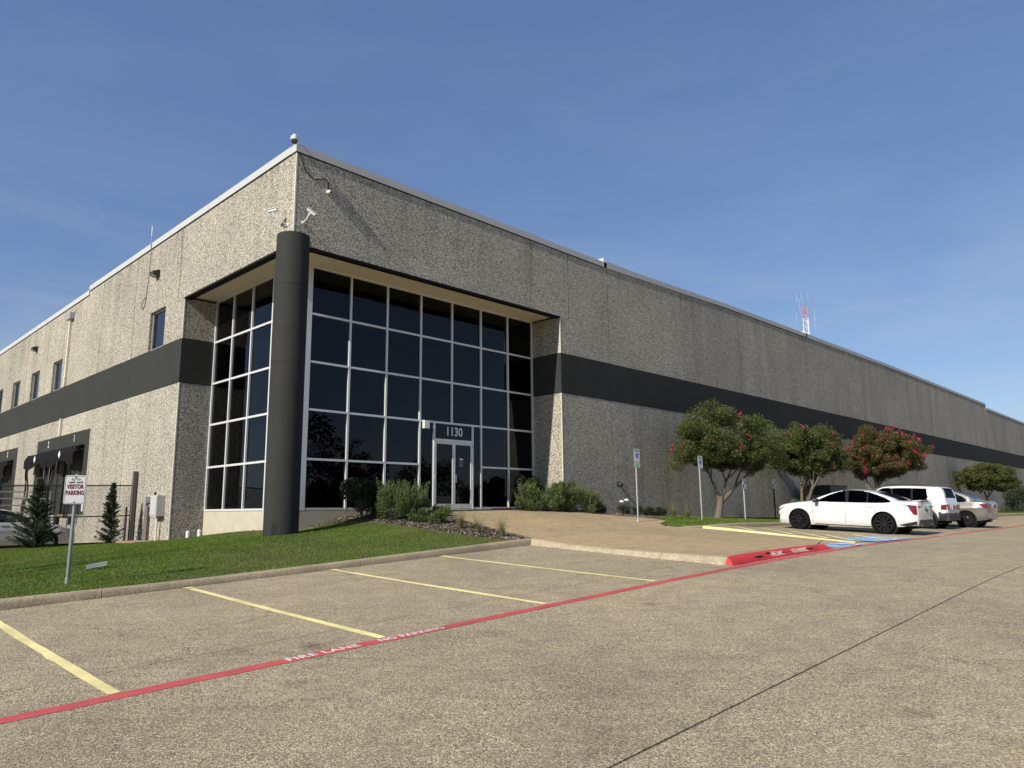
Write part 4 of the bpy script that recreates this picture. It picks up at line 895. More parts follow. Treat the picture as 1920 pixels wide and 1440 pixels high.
def shrub(label, base, rx, ry, h, mat, n, size, spiky=0.0, group='shrubs by the entrance', seed=1, name='shrub', aspect=.5, ncl=26, stem='bark_dark'):
    global rng
    random.seed(seed); rng = np.random.default_rng(seed); b = np.array(base); t = thing(name, label, 'shrub', tuple(base), group)
    m = MB()
    for k in range(7):
        a = random.uniform(0, 6.28); m.tube([b+np.array([.03*math.cos(a), .03*math.sin(a), -.05]), b+np.array([rx*.3*math.cos(a), ry*.3*math.sin(a), h*.35]), b+np.array([rx*.6*math.cos(a), ry*.6*math.sin(a), h*.72])], [.014, .010, .005], 5)
    m.build('stems', stem, t, 50)
    cen = []; rad = []
    for k in range(ncl):
        a = rng.uniform(0, 6.28); q = rng.uniform(.1, .72)**.7; zz = rng.uniform(.10, .76); f = math.sqrt(max(0, 1-(max(0, zz-.25)/.75)**2)); cen.append(b+np.array([rx*q*f*math.cos(a), ry*q*f*math.sin(a), h*zz])); rad.append(min(rx, ry, h)*rng.uniform(.28, .45))
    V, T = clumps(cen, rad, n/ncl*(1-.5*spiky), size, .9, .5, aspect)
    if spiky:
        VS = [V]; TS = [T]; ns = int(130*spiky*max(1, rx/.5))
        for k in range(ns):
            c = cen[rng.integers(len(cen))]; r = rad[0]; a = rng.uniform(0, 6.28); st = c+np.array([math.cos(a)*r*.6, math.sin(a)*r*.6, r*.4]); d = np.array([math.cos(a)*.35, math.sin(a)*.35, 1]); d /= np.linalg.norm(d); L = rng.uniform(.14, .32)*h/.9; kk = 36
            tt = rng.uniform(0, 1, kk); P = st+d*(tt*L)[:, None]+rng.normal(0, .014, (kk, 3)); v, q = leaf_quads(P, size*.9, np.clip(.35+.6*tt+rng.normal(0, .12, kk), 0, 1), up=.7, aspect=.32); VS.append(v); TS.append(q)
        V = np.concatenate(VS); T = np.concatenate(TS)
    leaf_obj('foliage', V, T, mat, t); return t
def U(x, y): return (x, y, upz(x, y))
shrub('dark arching shrub against the glass left of the doors', U(12.15, 17.75), .95, .6, 1.42, 'leaf_dark', 13000, .055, 0, seed=3, ncl=30)
shrub('large grey green upright shrub left of the doors, its left half', U(12.35, 16.6), .62, .55, 1.02, 'leaf_rosemary', 15000, .045, 1.0, seed=4, aspect=.34, ncl=34)
shrub('large grey green upright shrub left of the doors, its right half', U(13.25, 16.95), .62, .55, .98, 'leaf_rosemary', 15000, .045, 1.0, seed=5, aspect=.34, ncl=34)
shrub('small round dark green shrub in front of the upright shrubs', U(12.72, 16.0), .33, .3, .42, 'leaf_rosemary', 3000, .034, 0, seed=6)
shrub('small bright green shrub at the edge of the entrance walk', U(13.0, 15.5), .33, .3, .42, 'leaf_bright', 3200, .036, 0, seed=7)
shrub('low bright green shrub spilling onto the walk by the doors', U(14.0, 16.5), .42, .34, .36, 'leaf_bright', 3200, .038, 0, seed=8)
shrub('dark leafy shrub against the glass right of the doors', U(19.0, 17.8), .8, .55, 1.35, 'leaf_dark', 13000, .055, 0, seed=9, ncl=20)
shrub('dark leafy shrub in front of the sunlit corner pier', U(20.1, 17.0), .6, .45, 1.30, 'leaf_dark', 11000, .055, 0, seed=10, ncl=18)
shrub('upright grey green shrub right of the doors, nearest the glass', U(18.4, 17.15), .68, .5, .95, 'leaf_rosemary', 15000, .047, 1.0, seed=11, aspect=.34)
shrub('upright grey green shrub right of the doors, second from the glass', U(19.25, 16.7), .75, .5, .95, 'leaf_rosemary', 16000, .047, 1.0, seed=12, aspect=.34)
shrub('upright grey green shrub right of the doors, farthest from the glass', U(20.4, 16.4), .9, .52, .88, 'leaf_rosemary', 15000, .045, .8, seed=13, aspect=.34)
for k, (x, y, r, lab) in enumerate([(21.35, 16.35, .36, 'small dark shrub touching the end of the upright shrubs'), (22.55, 16.2, .33, 'small dark shrub under the wall pipe stubs'), (23.15, 16.0, .30, 'small dark shrub left of the near accessible sign pole'), (23.6, 15.85, .30, 'small dark shrub right of the near accessible sign pole'), (24.1, 15.65, .34, 'small dark shrub between the sign pole and the grass tufts')]):
    shrub(lab, U(x, y), r, r*.9, .42, 'leaf_dark', 2200, .04, 0, seed=20+k)
shrub('rounded bush at the far right end of the planted strip', U(83.5, 14.6), 1.6, 1.6, 2.7, 'leaf_dark', 6500, .13, 0, 'bushes far along the wall', seed=31, ncl=30)
shrub('low bush behind the beige sedan far along the wall', U(97, 14.6), 1.6, 1.5, 2.4, 'leaf_myrtle', 3500, .17, 0, 'bushes far along the wall', seed=32, ncl=24)
def tuft(label, base, h, n, seed, spread=.5):
    global rng
    rng = np.random.default_rng(seed); t = thing('ornamental_grass', label, 'grass', tuple(base), 'ornamental grasses'); b = np.array(base); V = []; T = []
    for i in range(n):
        a = rng.uniform(0, 6.28); L = h*rng.uniform(.55, 1.2); le = rng.uniform(.05, spread); w = .0045; d = np.array([math.cos(a), math.sin(a), 0]); s = np.array([-d[1], d[0], 0])*w; st = b+d*rng.uniform(0, .07); tone = rng.uniform(0, 1)
        pts = [st+d*(le*L*(k/4)**1.7)+np.array([0, 0, L*(k/4)*(1-.18*le*(k/4))]) for k in range(5)]
        for k in range(4):
            w0 = 1-.22*k; w1 = 1-.22*(k+1); V += [pts[k]-s*w0, pts[k]+s*w0, pts[k+1]+s*w1, pts[k+1]-s*w1]; T += [tone]*4
    leaf_obj('blades', np.array(V), np.array(T), 'grass_ornamental', t); return t
tuft('tan grass tuft nearest the doors in the mulch bed', U(12.95, 14.55), .6, 150, 51, .95); tuft('tan grass tuft in the middle of the mulch bed row', U(12.92, 13.82), .50, 95, 52, .95); tuft('tan grass tuft nearest the kerb corner of the mulch bed', U(13.05, 13.1), .58, 115, 53, .95)
tuft('tall green grass tuft by the wall left of the second sign pole', U(23.7, 14.85), .62, 200, 54, 1.1); tuft('thin green grass tuft beside the second sign pole', U(23.55, 14.2), .58, 120, 55, 1.0)

def cedar(label, base, h, r, seed, n=9000):
    global rng
    rng = np.random.default_rng(seed); random.seed(seed); b = np.array(base); t = thing('cedar_tree', label, 'tree', tuple(base), 'young cedars at the chain link fence')
    MB().tube([b-np.array([0, 0, .1]), b+np.array([.02, 0, h*.5]), b+np.array([0, .02, h*.95])], [.045, .03, .008], 7).build('trunk', 'bark_dark', t, 50)
    VS = []; TS = []
    for k in range(150):
        u = rng.uniform(0, 1)**1.1; zz = h*(.06+.92*u); rr = r*(1-u)**.75*rng.uniform(.55, 1.15)+.03; a = rng.uniform(0, 6.28); d = np.array([math.cos(a), math.sin(a), .55]); d /= np.linalg.norm(d); kk = n//150
        tt = rng.uniform(.1, 1, kk); P = b+np.array([0, 0, zz-rr*.3])+d*(tt*rr)[:, None]+rng.normal(0, .035, (kk, 3))*(1.2-tt)[:, None]; v, q = leaf_quads(P, .055, np.clip(.1+.6*tt+rng.normal(0, .15, kk), 0, 1), up=.8, aspect=.28); VS.append(v); TS.append(q)
    leaf_obj('crown', np.concatenate(VS), np.concatenate(TS), 'leaf_cedar', t)
cedar('young dark cedar by the fence between the sign and the grey post', (8.35, 26.75, upz(8.35, 26.75)), 1.98, .50, 61, 17000)
cedar('taller dark cedar by the fence left of the visitor sign', (6.25, 26.85, upz(6.25, 26.85)), 2.15, .85, 62, 30000)

def big_tree(label, base, h, r, seed, mat='leaf_dark', n=5200, trunk_h=.3, grp='trees across the lot'):
    global rng
    rng = np.random.default_rng(seed); random.seed(seed); b = np.array(base, float); t = thing('shade_tree', label, 'tree', tuple(base), grp); m = MB(); tips = []
    limb(m, Vector(base), Vector((.05, .02, 1)), h*trunk_h*1.2, h*.026, 0, tips, 2, h); m.build('trunk', 'bark_dark', t, 50); cen = []; rad = []
    for k in range(46):
        u = rng.normal(size=3); u /= np.linalg.norm(u); q = rng.uniform(.3, .9)**.6; cen.append(b+np.array([u[0]*r*q, u[1]*r*q, h*(trunk_h+(1-trunk_h)/2)+u[2]*q*h*(1-trunk_h)/2])); rad.append(rng.uniform(.18, .34)*r)
    V, T = clumps(cen, rad, n/46, h*.035, .85); leaf_obj('crown', V, T, mat, t)
for k, (x, y, h, r, lab) in enumerate([(33, -30, 15, 6.5, 'tree reflected dark at the left edge of the right glass wall'), (46, -34, 11, 5, 'tree reflected low behind the left shrubs in the glass'), (58, -34, 8.5, 4.5, 'tree reflected left of the glass doors'), (74, -30, 8, 5, 'tree reflected in the glass doors'), (95, -24, 16, 6.5, 'tree reflected right of the doors'), (118, -22, 10, 5.5, 'tree reflected at the right end of the glass'), (66, -48, 7, 5, 'far low tree reflected beyond the doors')]):
    big_tree(lab, (x, y, lot(min(x, 140), max(y, -48))-.1), h, r, 70+k)
big_tree('bare looking tree reflected low in the left glass wall', (-24, 46, -1.4), 6.5, 2.6, 81, n=1500, grp='trees left of the yard'); big_tree('leafy tree reflected low in the left glass wall', (-31, 58, -1.4), 7, 3.6, 82, grp='trees left of the yard')
big_tree('tree outside the left edge whose shadow lies on the lawn', (-5.6, 13.75, upz(-5.6, 13.75)), 6.0, 1.3, 83, n=5200, trunk_h=.62, grp='trees left of the lawn')

# ================================================================== SIGNS, FIXTURES, FENCE
def rounded(w, h, r, n=5):
    P = []
    for cx, cy, a0 in ((w/2-r, h/2-r, 0), (-w/2+r, h/2-r, 90), (-w/2+r, -h/2+r, 180), (w/2-r, -h/2+r, 270)):
        for k in range(n+1): a = R_(a0+90*k/n); P.append((cx+r*math.cos(a), cy+r*math.sin(a)))
    return P
def facing(c, ang):            # plate frame at c whose front looks along angle ang (in plan)
    c = Vector(c); nrm = Vector((math.cos(ang), math.sin(ang), 0)); u = Vector((-nrm.y, nrm.x, 0)); 
    return lambda a, b, d=0.0: tuple(c+u*a+Vector((0, 0, b))+nrm*d)
# visitor sign
bx, by = 3.64, 13.48; bz = upz(bx, by)
vs = thing('visitor_parking_sign', 'white VISITOR PARKING sign on a grey pipe in the left lawn', 'sign', (bx, by, bz))
MB().tube([(bx, by, bz-.1), (bx+.008, by, bz+1.70)], .027, 14).build('pole', 'galv_pipe', vs, 40)
MB().tube([(bx, by, bz-.02), (bx, by, bz+.10)], .033, 14).build('pole_foot', 'galv', vs, 40)
MB().lathe([(.033, 0), (.033, .02), (.02, .035)], 14, Matrix.Translation((bx+.008, by, bz+1.70))).build('pole_cap', 'galv', vs, 40)
ang = math.atan2(-by, -bx)-R_(10); fm = facing((bx+.035*math.cos(ang), by+.035*math.sin(ang), bz+1.485), ang); fm0 = fm; fm = lambda a, b, d=0.0: fm0(a*.72, b*.80, d)
pl = MB().prism(rounded(.43, .575, .045), lambda a, b, d: fm(a, b, d), -.004, .004).build('plate', 'sign_white', vs)
def outline(w, h, r, t, d, name, mat):
    A = rounded(w, h, r); B = rounded(w-2*t, h-2*t, r-t*.7); n = len(A); return MB().add([fm(a, b, d) for a, b in A]+[fm(a, b, d) for a, b in B], [[i, (i+1) % n, n+(i+1) % n, n+i] for i in range(n)]).build(name, mat, pl, fix=False)
outline(.405, .55, .038, .007, .006, 'border', 'sign_ink')
lettering('words', 'VISITOR', .118, lambda a, b: fm(a, b+.055, .007), 'sign_maroon', pl, .0055, .70, 1.10)
lettering('words', 'PARKING', .118, lambda a, b: fm(a, b-.068, .007), 'sign_maroon', pl, .0055, .70, 1.08)
m = MB()                      # small line emblem with an unreadable script line below it
for cx_, s_ in ((-.055, 1), (.055, -1)):
    pts = [(cx_+.034*math.cos(t*.7)*(1 if t % 2 else .6), .205+.022*math.sin(t*.7)*(1 if t % 3 else .5)) for t in range(10)]
    m.tube([fm(a, b, .007) for a, b in pts], .0028, 4)
m.add([fm(0, .248, .007), fm(-.022, .208, .007), fm(.022, .208, .007), fm(0, .222, .0071)], [(0, 1, 3), (0, 3, 2)])
for x0, x1 in ((-.135, -.015), (.015, .145)): m.tube([fm(x0+(x1-x0)*k/16, .150+.016*math.sin(k*2.2)*(1 if k % 5 else 1.6)-.004*(k % 3), .007) for k in range(17)], .0024, 4)
m.build('emblem', 'sign_ink', pl, fix=False)
for b in (-.25, .255): MB().lathe([(.010, 0), (.010, .006), (0, .008)], 10, lathe_to(fm(0, b, .004), Vector(fm(0, 0, 1))-Vector(fm(0, 0, 0)))).build('bolt', 'sign_ink', pl)

# accessible parking signs
def access_sign(label, x, y, ptop, has_van, foot=False, ang=None):
    z = upz(x, y) if not foot else float(apron_f(x, y)[0]); t = thing('accessible_parking_sign', label, 'sign', (x, y, z), 'accessible parking signs')
    MB().tube([(x, y, z-.05), (x-.01, y, z+ptop)], .026, 10).build('pole', 'alum_dull', t, 40)
    if foot: MB().lathe([(.10, 0), (.10, .012), (.045, .02), (.042, .08)], 16, Matrix.Translation((x, y, z))).build('base_plate', 'alum_dull', t, 40)
    an = ang if ang is not None else R_(-93); f = facing((x+.05*math.cos(an), y+.05*math.sin(an), z+ptop-.20), an)
    p = MB().prism(rounded(.305, .46, .03), lambda a, b, d: f(a, b, d), -.003, .003).build('plate', 'sign_mint', t)
    q = lambda w, h, cy, d, nm, mt: MB().prism([(-w/2, cy-h/2), (w/2, cy-h/2), (w/2, cy+h/2), (-w/2, cy+h/2)], lambda a, b, dd: f(a, b, dd), d-.001, d).build(nm, mt, p)
    q(.27, .30, -.045, .005, 'field', 'sign_white'); q(.15, .15, .0, .0075, 'symbol_panel', 'sign_blue')
    lettering('words', 'RESERVED', .055, lambda a, b: f(a, b+.185, .006), 'sign_green', p, .001, .85); lettering('words', 'PARKING', .055, lambda a, b: f(a, b+.135, .006), 'sign_green', p, .001, .9)
    ms = MB(); an_ = [R_(k) for k in range(-150, 60, 15)]; n = len(an_)
    ms.add([f(.008+.042*math.cos(k), -.022+.042*math.sin(k), .009) for k in an_]+[f(.008+.030*math.cos(k), -.022+.030*math.sin(k), .009) for k in an_], [[i, i+1, n+i+1, n+i] for i in range(n-1)])
    for quad in ([(-.014, .045), (0, .045), (.004, -.004), (-.01, -.004)], [(-.01, -.004), (.03, -.004), (.03, .008), (-.01, .008)], [(.022, -.004), (.034, -.004), (.052, -.052), (.04, -.054)]): ms.add([f(a, b, .009) for a, b in quad], [(0, 1, 2, 3)])
    ms.add([f(-.009+.012*math.cos(k*.785), .058+.012*math.sin(k*.785), .009) for k in range(8)], [list(range(8))]); ms.build('wheelchair_symbol', 'sign_white', p, fix=False)
    MB().add([f(-.05, -.115, .008), f(.0, -.135, .008), f(.0, -.095, .008), f(.05, -.11, .008), f(.05, -.12, .008), f(0, -.12, .008), f(0, -.11, .008)], [(0, 1, 2), (6, 5, 4, 3)]).build('arrow', 'sign_green', p, fix=False)
    if has_van:
        v = MB().prism(rounded(.305, .15, .02), lambda a, b, d: f(a, b-.325, d), -.003, .003).build('van_plate', 'sign_mint', t); lettering('words', 'VAN', .06, lambda a, b: f(a, b-.30, .005), 'sign_green', v, .001, .9); lettering('words', 'ACCESSIBLE', .042, lambda a, b: f(a, b-.352, .005), 'sign_green', v, .001, .85)
access_sign('accessible parking sign with a van plate on the entrance walk', 20.36, 14.1, 2.36, True, True); access_sign('accessible parking sign in the grass left of the leaning crape myrtle', 24.0, 13.85, 2.28, False)
def back_sign(label, x, y, h, polemat, w, hh):
    z = upz(x, y); t = thing('parking_sign', label, 'sign', (x, y, z), 'signs seen edge on in the planted strip'); MB().tube([(x, y, z-.05), (x, y, z+h)], .028, 8).build('pole', polemat, t, 40)
    an = R_(-95); f = facing((x+.04*math.cos(an), y+.04*math.sin(an), z+h-.2), an)
    p = MB().prism(rounded(w, hh, .02), lambda a, b, d: f(a, b, d), -.003, .003).build('plate', 'alum_dull', t); return f, p
for lab, x, y, h, pm in (('grey parking sign on a pale pole right of the leaning crape myrtle', 27.6, 14.0, 1.62, 'alum_dull'), ('grey parking sign on a dark pole in front of the sedan nose', 30.3, 14.0, 1.72, 'black_trim')):
    f, p = back_sign(lab, x, y, h, pm, .28, .42)
    for b in (.04, -.10):
        for a in (-.055, .055): MB().prism([(a-.035, b-.04), (a+.035, b-.04), (a+.035, b+.04), (a-.035, b+.04)], lambda q, w_, d: f(q, w_, d), .004, .006).build('legend_block', 'sign_white' if (a < 0) == (b > 0) else 'black_trim', p)

# wall cameras
def bullet(label, base, body_c, d, wall_n):
    d = Vector(d).normalized(); c = Vector(body_c); t = thing('security_camera', label, 'camera', base, 'security cameras at the corner'); up = Vector((0, 0, 1)); s = d.cross(up).normalized(); u = s.cross(d)
    m = MB(); prof = rounded(.09, .076, .027, 3); m.prism(prof, lambda a, b, k: c+s*a+u*b+d*k, -.14, .125); m.build('housing', 'white_plastic', t, 40)
    MB().prism([(-.06, .045), (.06, .045), (.055, .056), (-.055, .056)], lambda a, b, k: c+s*a+u*b+d*k, -.15, .17).build('sun_shield', 'white_plastic', t)
    MB().lathe([(.036, 0), (.036, .008), (0, .009)], 16, lathe_to(c+d*.126, d)).build('lens', 'black_trim', t)
    b = Vector(base); MB().tube([b, b+Vector(wall_n)*.10+Vector((0, 0, .02)), (b+Vector(wall_n)*.10+c-u*.09)/2+Vector((0, 0, -.01)), c-u*.09, c-u*.035], [.022, .022, .02, .022, .03], 8).build('arm', 'white_plastic', t, 50)
    MB().lathe([(.055, 0), (.055, .012), (.03, .03)], 16, lathe_to(b, wall_n)).build('mount', 'white_plastic', t, 40)
bullet('white bullet camera on the sunlit face left of the column', (XL-.002, 17.58, 7.74), (8.97, 17.76, 8.10), (-.45, .9, -.08), (-1, 0, 0))
bullet('white bullet camera on the shaded face right of the column', (9.60, YF-.002, 7.78), (9.68, 16.97, 8.02), (.62, -.35, -.55), (0, -1, 0))
t = thing('dome_camera', 'white dome camera hanging on an arm at the roof corner', 'camera', (9.24, 17.16, 10.0), 'security cameras at the corner')
cx_, cy_, cz_ = 9.13, 17.05, 9.98
MB().lathe([(.03, .15), (.05, .135), (.062, .10), (.095, .075), (.105, .0), (.10, -.02)], 24, Matrix.Translation((cx_, cy_, cz_))).build('housing', 'white_plastic', t, 40)
MB().lathe([(.097, -.02), (.095, -.065), (.072, -.105), (.04, -.128), (0, -.135)], 24, Matrix.Translation((cx_, cy_, cz_))).build('dome', 'lamp_dark', t, 60)
MB().tube([(cx_, cy_, cz_+.14), (cx_+.04, cy_+.04, cz_+.165), (cx_+.19, cy_+.16, cz_+.13), (cx_+.22, cy_+.20, cz_-.06)], .026, 8).build('arm', 'white_plastic', t, 50)
t = thing('turret_camera', 'small white turret camera high on the shaded corner wall', 'camera', (10.34, YF, 8.9), 'security cameras at the corner')
MB().lathe([(.065, 0), (.065, .05), (.05, .06)], 20, lathe_to((10.34, YF-.002, 8.9), (0, -1, 0))).build('base', 'white_plastic', t, 40)
MB().lathe([(.0, -.055), (.03, -.05), (.05, -.025), (.055, 0), (.05, .025), (.036, .042)], 20, lathe_to((10.34, YF-.085, 8.88), (.3, -1, -.35))).build('eyeball', 'white_plastic', t, 60)
MB().lathe([(.034, 0), (0, .004)], 16, lathe_to(Vector((10.34, YF-.085, 8.88))+Vector((.3, -1, -.35)).normalized()*.043, (.3, -1, -.35))).build('lens', 'black_trim', t)
m = MB().tube([(9.38, YF-.012, 9.8), (9.46, YF-.012, 9.6), (9.62, YF-.012, 9.28), (9.85, YF-.012, 9.13), (10.1, YF-.012, 9.22), (10.25, YF-.012, 9.28), (10.33, YF-.012, 9.18), (10.34, YF-.012, 8.95)], .011, 6)
tag(m.build('camera_cable', 'black_trim', None, 50), 'black cable looping from the roof corner to the turret camera', 'cable')
# flood lights
for y, z, lab in ((26.95, 8.57, 'dark wall pack light above the near upper window'), (43.25, 8.42, 'dark wall pack light above the far upper windows')):
    t = thing('wall_light', lab, 'light', (XL, y, z), 'wall lights on the sunlit side')
    MB().prism([(0, -.10), (-.10, -.13), (-.24, -.06), (-.24, .05), (-.06, .12), (0, .12)], lambda a, b, d: (XL+a-.003, y+d, z+b), -.17, .17).build('housing', 'plastic_black', t)
    MB().prism([(-.245, -.05), (-.10, -.135), (-.102, -.14), (-.25, -.055)], lambda a, b, d: (XL+a-.004, y+d, z+b), -.14, .14).build('lens', 'alum_dull', t)
# whip antenna and its cable
t = thing('whip_antenna', 'thin white whip antenna on the sunlit parapet', 'antenna', (XL-.05, 27.75, 9.95))
MB().tube([(XL-.06, 27.75, 9.8), (XL-.06, 27.75, 10.25)], .014, 6).build('mast', 'galv', t, 40); MB().tube([(XL-.06, 27.75, 10.25), (XL-.06, 27.75, 10.62)], .02, 8).build('whip', 'white_plastic', t, 40)
MB().tube([(XL-.05, 27.75, 9.9), (XL-.045, 27.75, 9.4), (XL-.02, 27.85, 8.6), (XL-.02, 27.95, 8.0), (XL-.02, 28.02, 7.62), (XL-.02, 28.25, 7.5), (XL-.02, 28.38, 7.65), (XL-.02, 28.25, 7.88), (XL-.02, 28.02, 7.92)], .012, 5).build('cable', 'wood_grey', t, 50)
# door camera / light box on the mullion
t = thing('entrance_light', 'small white light box on the mullion left of the number 1130', 'light', (15.02, YG-.05, 2.8)); MB().box(14.95, 15.16, YG-.17, YG-.056, 2.66, 2.92).build('housing', 'white_plastic', t); MB().box(14.965, 15.145, YG-.165, YG-.06, 2.64, 2.659).build('lens', 'lamp_dark', t)
# electrical gear on the left face
t = thing('electrical_panel', 'light grey electrical cabinet on the sunlit wall beside the corner', 'cabinet', (XL, 25.2, -.1))
MB().box(XL-.26, XL-.003, 24.80, 25.36, -.08, .58).build('cabinet', 'box_grey', t); MB().box(XL-.275, XL-.262, 24.83, 25.33, -.05, .55).build('door', 'box_grey', t)
for z in (.02, .26, .50): MB().box(XL-.285, XL-.263, 25.31, 25.35, z-.03, z+.03).build('hinge', 'alum_dull', t)
MB().tube([(XL-.12, 25.1, -.08), (XL-.12, 25.1, -.95)], .035, 8).build('conduit', 'trim_concrete', t, 40); MB().tube([(XL-.15, 25.3, .60), (XL-.15, 25.3, .70)], .03, 8).build('conduit_cap', 'black_trim', t, 40)
t = thing('junction_box', 'small grey junction box with ducts down the sunlit wall', 'cabinet', (XL, 26.3, 0))
MB().box(XL-.14, XL-.003, 26.12, 26.36, .22, .56).build('cabinet', 'alum_dull', t); MB().box(XL-.10, XL-.003, 26.02, 26.30, -1.0, .20).build('duct', 'wood_grey', t); MB().tube([(XL-.16, 26.02, .3), (XL-.10, 25.8, .36), (XL-.06, 25.6, .38)], .022, 6).build('conduit', 'black_trim', t, 40)
for z in (-.6, -.15): MB().tube([(XL-.12, 26.0, z), (XL-.05, 26.38, z+.02)], .018, 6).build('clamp', 'galv', t, 40)
zz = upz(8.7, 25.6); tag(MB().box(8.45, 9.28, 24.75, 26.6, zz-.1, zz+.035).build('concrete_pad', 'mud_slab'), 'flat brown concrete pad on the lawn below the electrical cabinet', 'pad')
for k, (x, y) in enumerate(((9.72, 23.85), (10.02, 23.7))):
    z = upz(x, y); t = thing('cleanout_pipe', ('white capped cleanout pipe in the recess corner, left one', 'white capped cleanout pipe in the recess corner, right one')[k], 'pipe', (x, y, z), 'cleanout pipes'); MB().tube([(x, y, z-.1), (x, y, z+.15)], .05, 14).build('pipe', 'pvc', t, 40); MB().lathe([(.062, 0), (.062, .045), (.03, .05), (.03, .075), (0, .076)], 14, Matrix.Translation((x, y, z+.15))).build('cap', 'pvc', t, 40)
z = upz(4.6, 15.15); t = thing('ground_light', 'grey slanted light fixture lying in the lawn behind the visitor sign', 'light', (4.6, 15.15, z))
dv = Vector((.9, -.25, .0)).normalized(); sv = Vector((dv.y, -dv.x, 0)); c = Vector((4.55, 15.15, z+.06)); MB().obox(c, dv*.165+Vector((0, 0, .03)), sv*.05, Vector((0, 0, .026))).build('housing', 'box_grey', t); MB().obox(c+Vector((0, 0, .031)), dv*.17+Vector((0, 0, .031)), sv*.055, Vector((0, 0, .005))).build('cover', 'alum', t); MB().tube([(c.x, c.y, z-.05), (c.x, c.y, z+.07)], .02, 8).build('stake', 'galv', t)
# pipes on the long wall
t = thing('fire_connection', 'dark fire department pipe sticking out of the long wall', 'pipe', (23.66, YF, .95)); MB().tube([(23.66, YF, .98), (23.66, YF-.13, .95)], [.06, .055], 14).build('pipe', 'pipe_brown', t, 40); MB().lathe([(.085, 0), (.085, .05), (.04, .06)], 14, lathe_to((23.66, YF-.12, .95), (0, -1, -.2))).build('cap', 'pipe_brown', t, 40); MB().lathe([(.11, 0), (.11, .01)], 16, lathe_to((23.66, YF-.001, .98), (0, -1, 0))).build('flange', 'pipe_brown', t)
for k, (x, z) in enumerate(((23.72, .30), (24.05, .36))):
    t = thing('pipe_stub', ('white pipe stub low on the long wall, left one', 'white pipe stub low on the long wall, right one')[k], 'pipe', (x, YF, z), 'white pipe stubs'); MB().tube([(x, YF, z), (x, YF-.10, z)], .035, 12).build('pipe', 'pvc', t, 40); MB().lathe([(.05, 0), (.05, .05), (.03, .055)], 12, lathe_to((x, YF-.09, z), (-.35, -1, -.1))).build('elbow', 'pvc', t, 40)
# utility cabinets by the long wall
for lab, x0, x1, y0, y1, h in (('dark green transformer cabinet behind the white sedan', 39.6, 42.0, 15.2, 16.7, 1.66), ('lower dark green cabinet between the tree trunks and the transformer', 37.6, 39.1, 15.5, 16.5, 1.12)):
    z = upz((x0+x1)/2, (y0+y1)/2); t = thing('transformer_cabinet', lab, 'cabinet', ((x0+x1)/2, (y0+y1)/2, z), 'green utility cabinets')
    MB().box(x0-.12, x1+.12, y0-.12, y1+.12, z-.15, z+.08).build('pad', 'stem_concrete', t); MB().box(x0, x1, y0, y1, z+.08, z+h-.06).build('cabinet', 'util_green', t); MB().box(x0-.03, x1+.03, y0-.03, y1+.03, z+h-.06, z+h).build('lid', 'util_green', t)
    for k in range(2): xx = x0+(x1-x0)*(k+.04)/2; MB().box(xx, xx+(x1-x0)*.46, y0-.012, y0-.001, z+.15, z+h-.15).build('door', 'util_green', t)
    MB().box((x0+x1)/2-.1, (x0+x1)/2-.04, y0-.035, y0-.013, z+h*.5, z+h*.5+.16).build('handle', 'black_trim', t); MB().box(x0-.01, x0-.001, y0+.2, y1-.2, z+.2, z+h-.25).build('side_panel', 'util_green', t)

# chain link fence
fy, fx0, fx1 = 27.42, 1.2, 9.16
t = thing('chain_link_fence', 'grey chain link fence at the back of the left lawn', 'fence', (fx1, fy, upz(fx1, fy))); fz = lambda x: upz(min(max(x, 0), 9.3), 27.4)
MB().tube([(fx0, fy, fz(fx0)+1.92), (fx1, fy, fz(fx1)+1.88)], .022, 8).build('top_rail', 'fence_dark', t, 40); MB().tube([(fx0, fy, fz(fx0)+.93), (fx1, fy, fz(fx1)+.85)], .020, 8).build('middle_rail', 'fence_dark', t, 40)
for x in (fx1-.12, 6.62, 4.0, 1.4): MB().tube([(x, fy+.03, -1.35), (x, fy+.03, fz(x)+(1.90 if x < 9 else 1.15))], .03, 8).build('post', 'fence_dark', t, 40)
V = []; Fq = []; S = .062
def wire(x0, z0, x1, z1):
    b = len(V); w = .0034; d = Vector((x1-x0, 0, z1-z0)).normalized(); p = Vector((-d.z, 0, d.x))*w
    for (x, z) in ((x0, z0), (x1, z1)):
        for yy in (-w, w): V.append((x+p.x*(1 if yy < 0 else -1), fy+yy, z+p.z*(1 if yy < 0 else -1)))
    Fq.append((b, b+1, b+3, b+2))
zlo, zhi = -1.02, .98
for k in range(int((fx1-fx0+2)/S)+1):
    for sg in (1, -1):
        x = fx0-2+k*S if sg > 0 else fx0+k*S; xa, za, xb, zb = x, zlo, x+sg*(zhi-zlo), zhi
        if sg > 0:
            if xa < fx0: za += fx0-xa; xa = fx0
            if xb > fx1: zb -= xb-fx1; xb = fx1
            if xa >= fx1 or xb <= fx0: continue
        else:
            if xa > fx1: za += xa-fx1; xa = fx1
            if xb < fx0: zb -= fx0-xb; xb = fx0
            if xb >= fx1 or xa <= fx0: continue
        if zb-za > .02: wire(xa, za, xb, zb)
adopt(link('chain_mesh', new_mesh('chain_mesh', V, Fq), 'fence_dark'), t); t.children[-1]['kind'] = 'stuff'
zp = upz(9.2, 27.3); t = thing('wooden_post', 'weathered grey wooden post at the wall end of the fence', 'post', (9.2, 27.36, zp))
MB().box(9.16, 9.28, 27.36, 27.50, zp-.2, zp+2.36).build('post', 'wood_grey', t); MB().box(9.155, 9.285, 27.355, 27.505, zp+2.362, zp+2.375).build('cap', 'galv', t); MB().box(8.98, 9.05, 27.36, 27.44, zp-.1, zp+.75).build('stub', 'wood_grey', t)
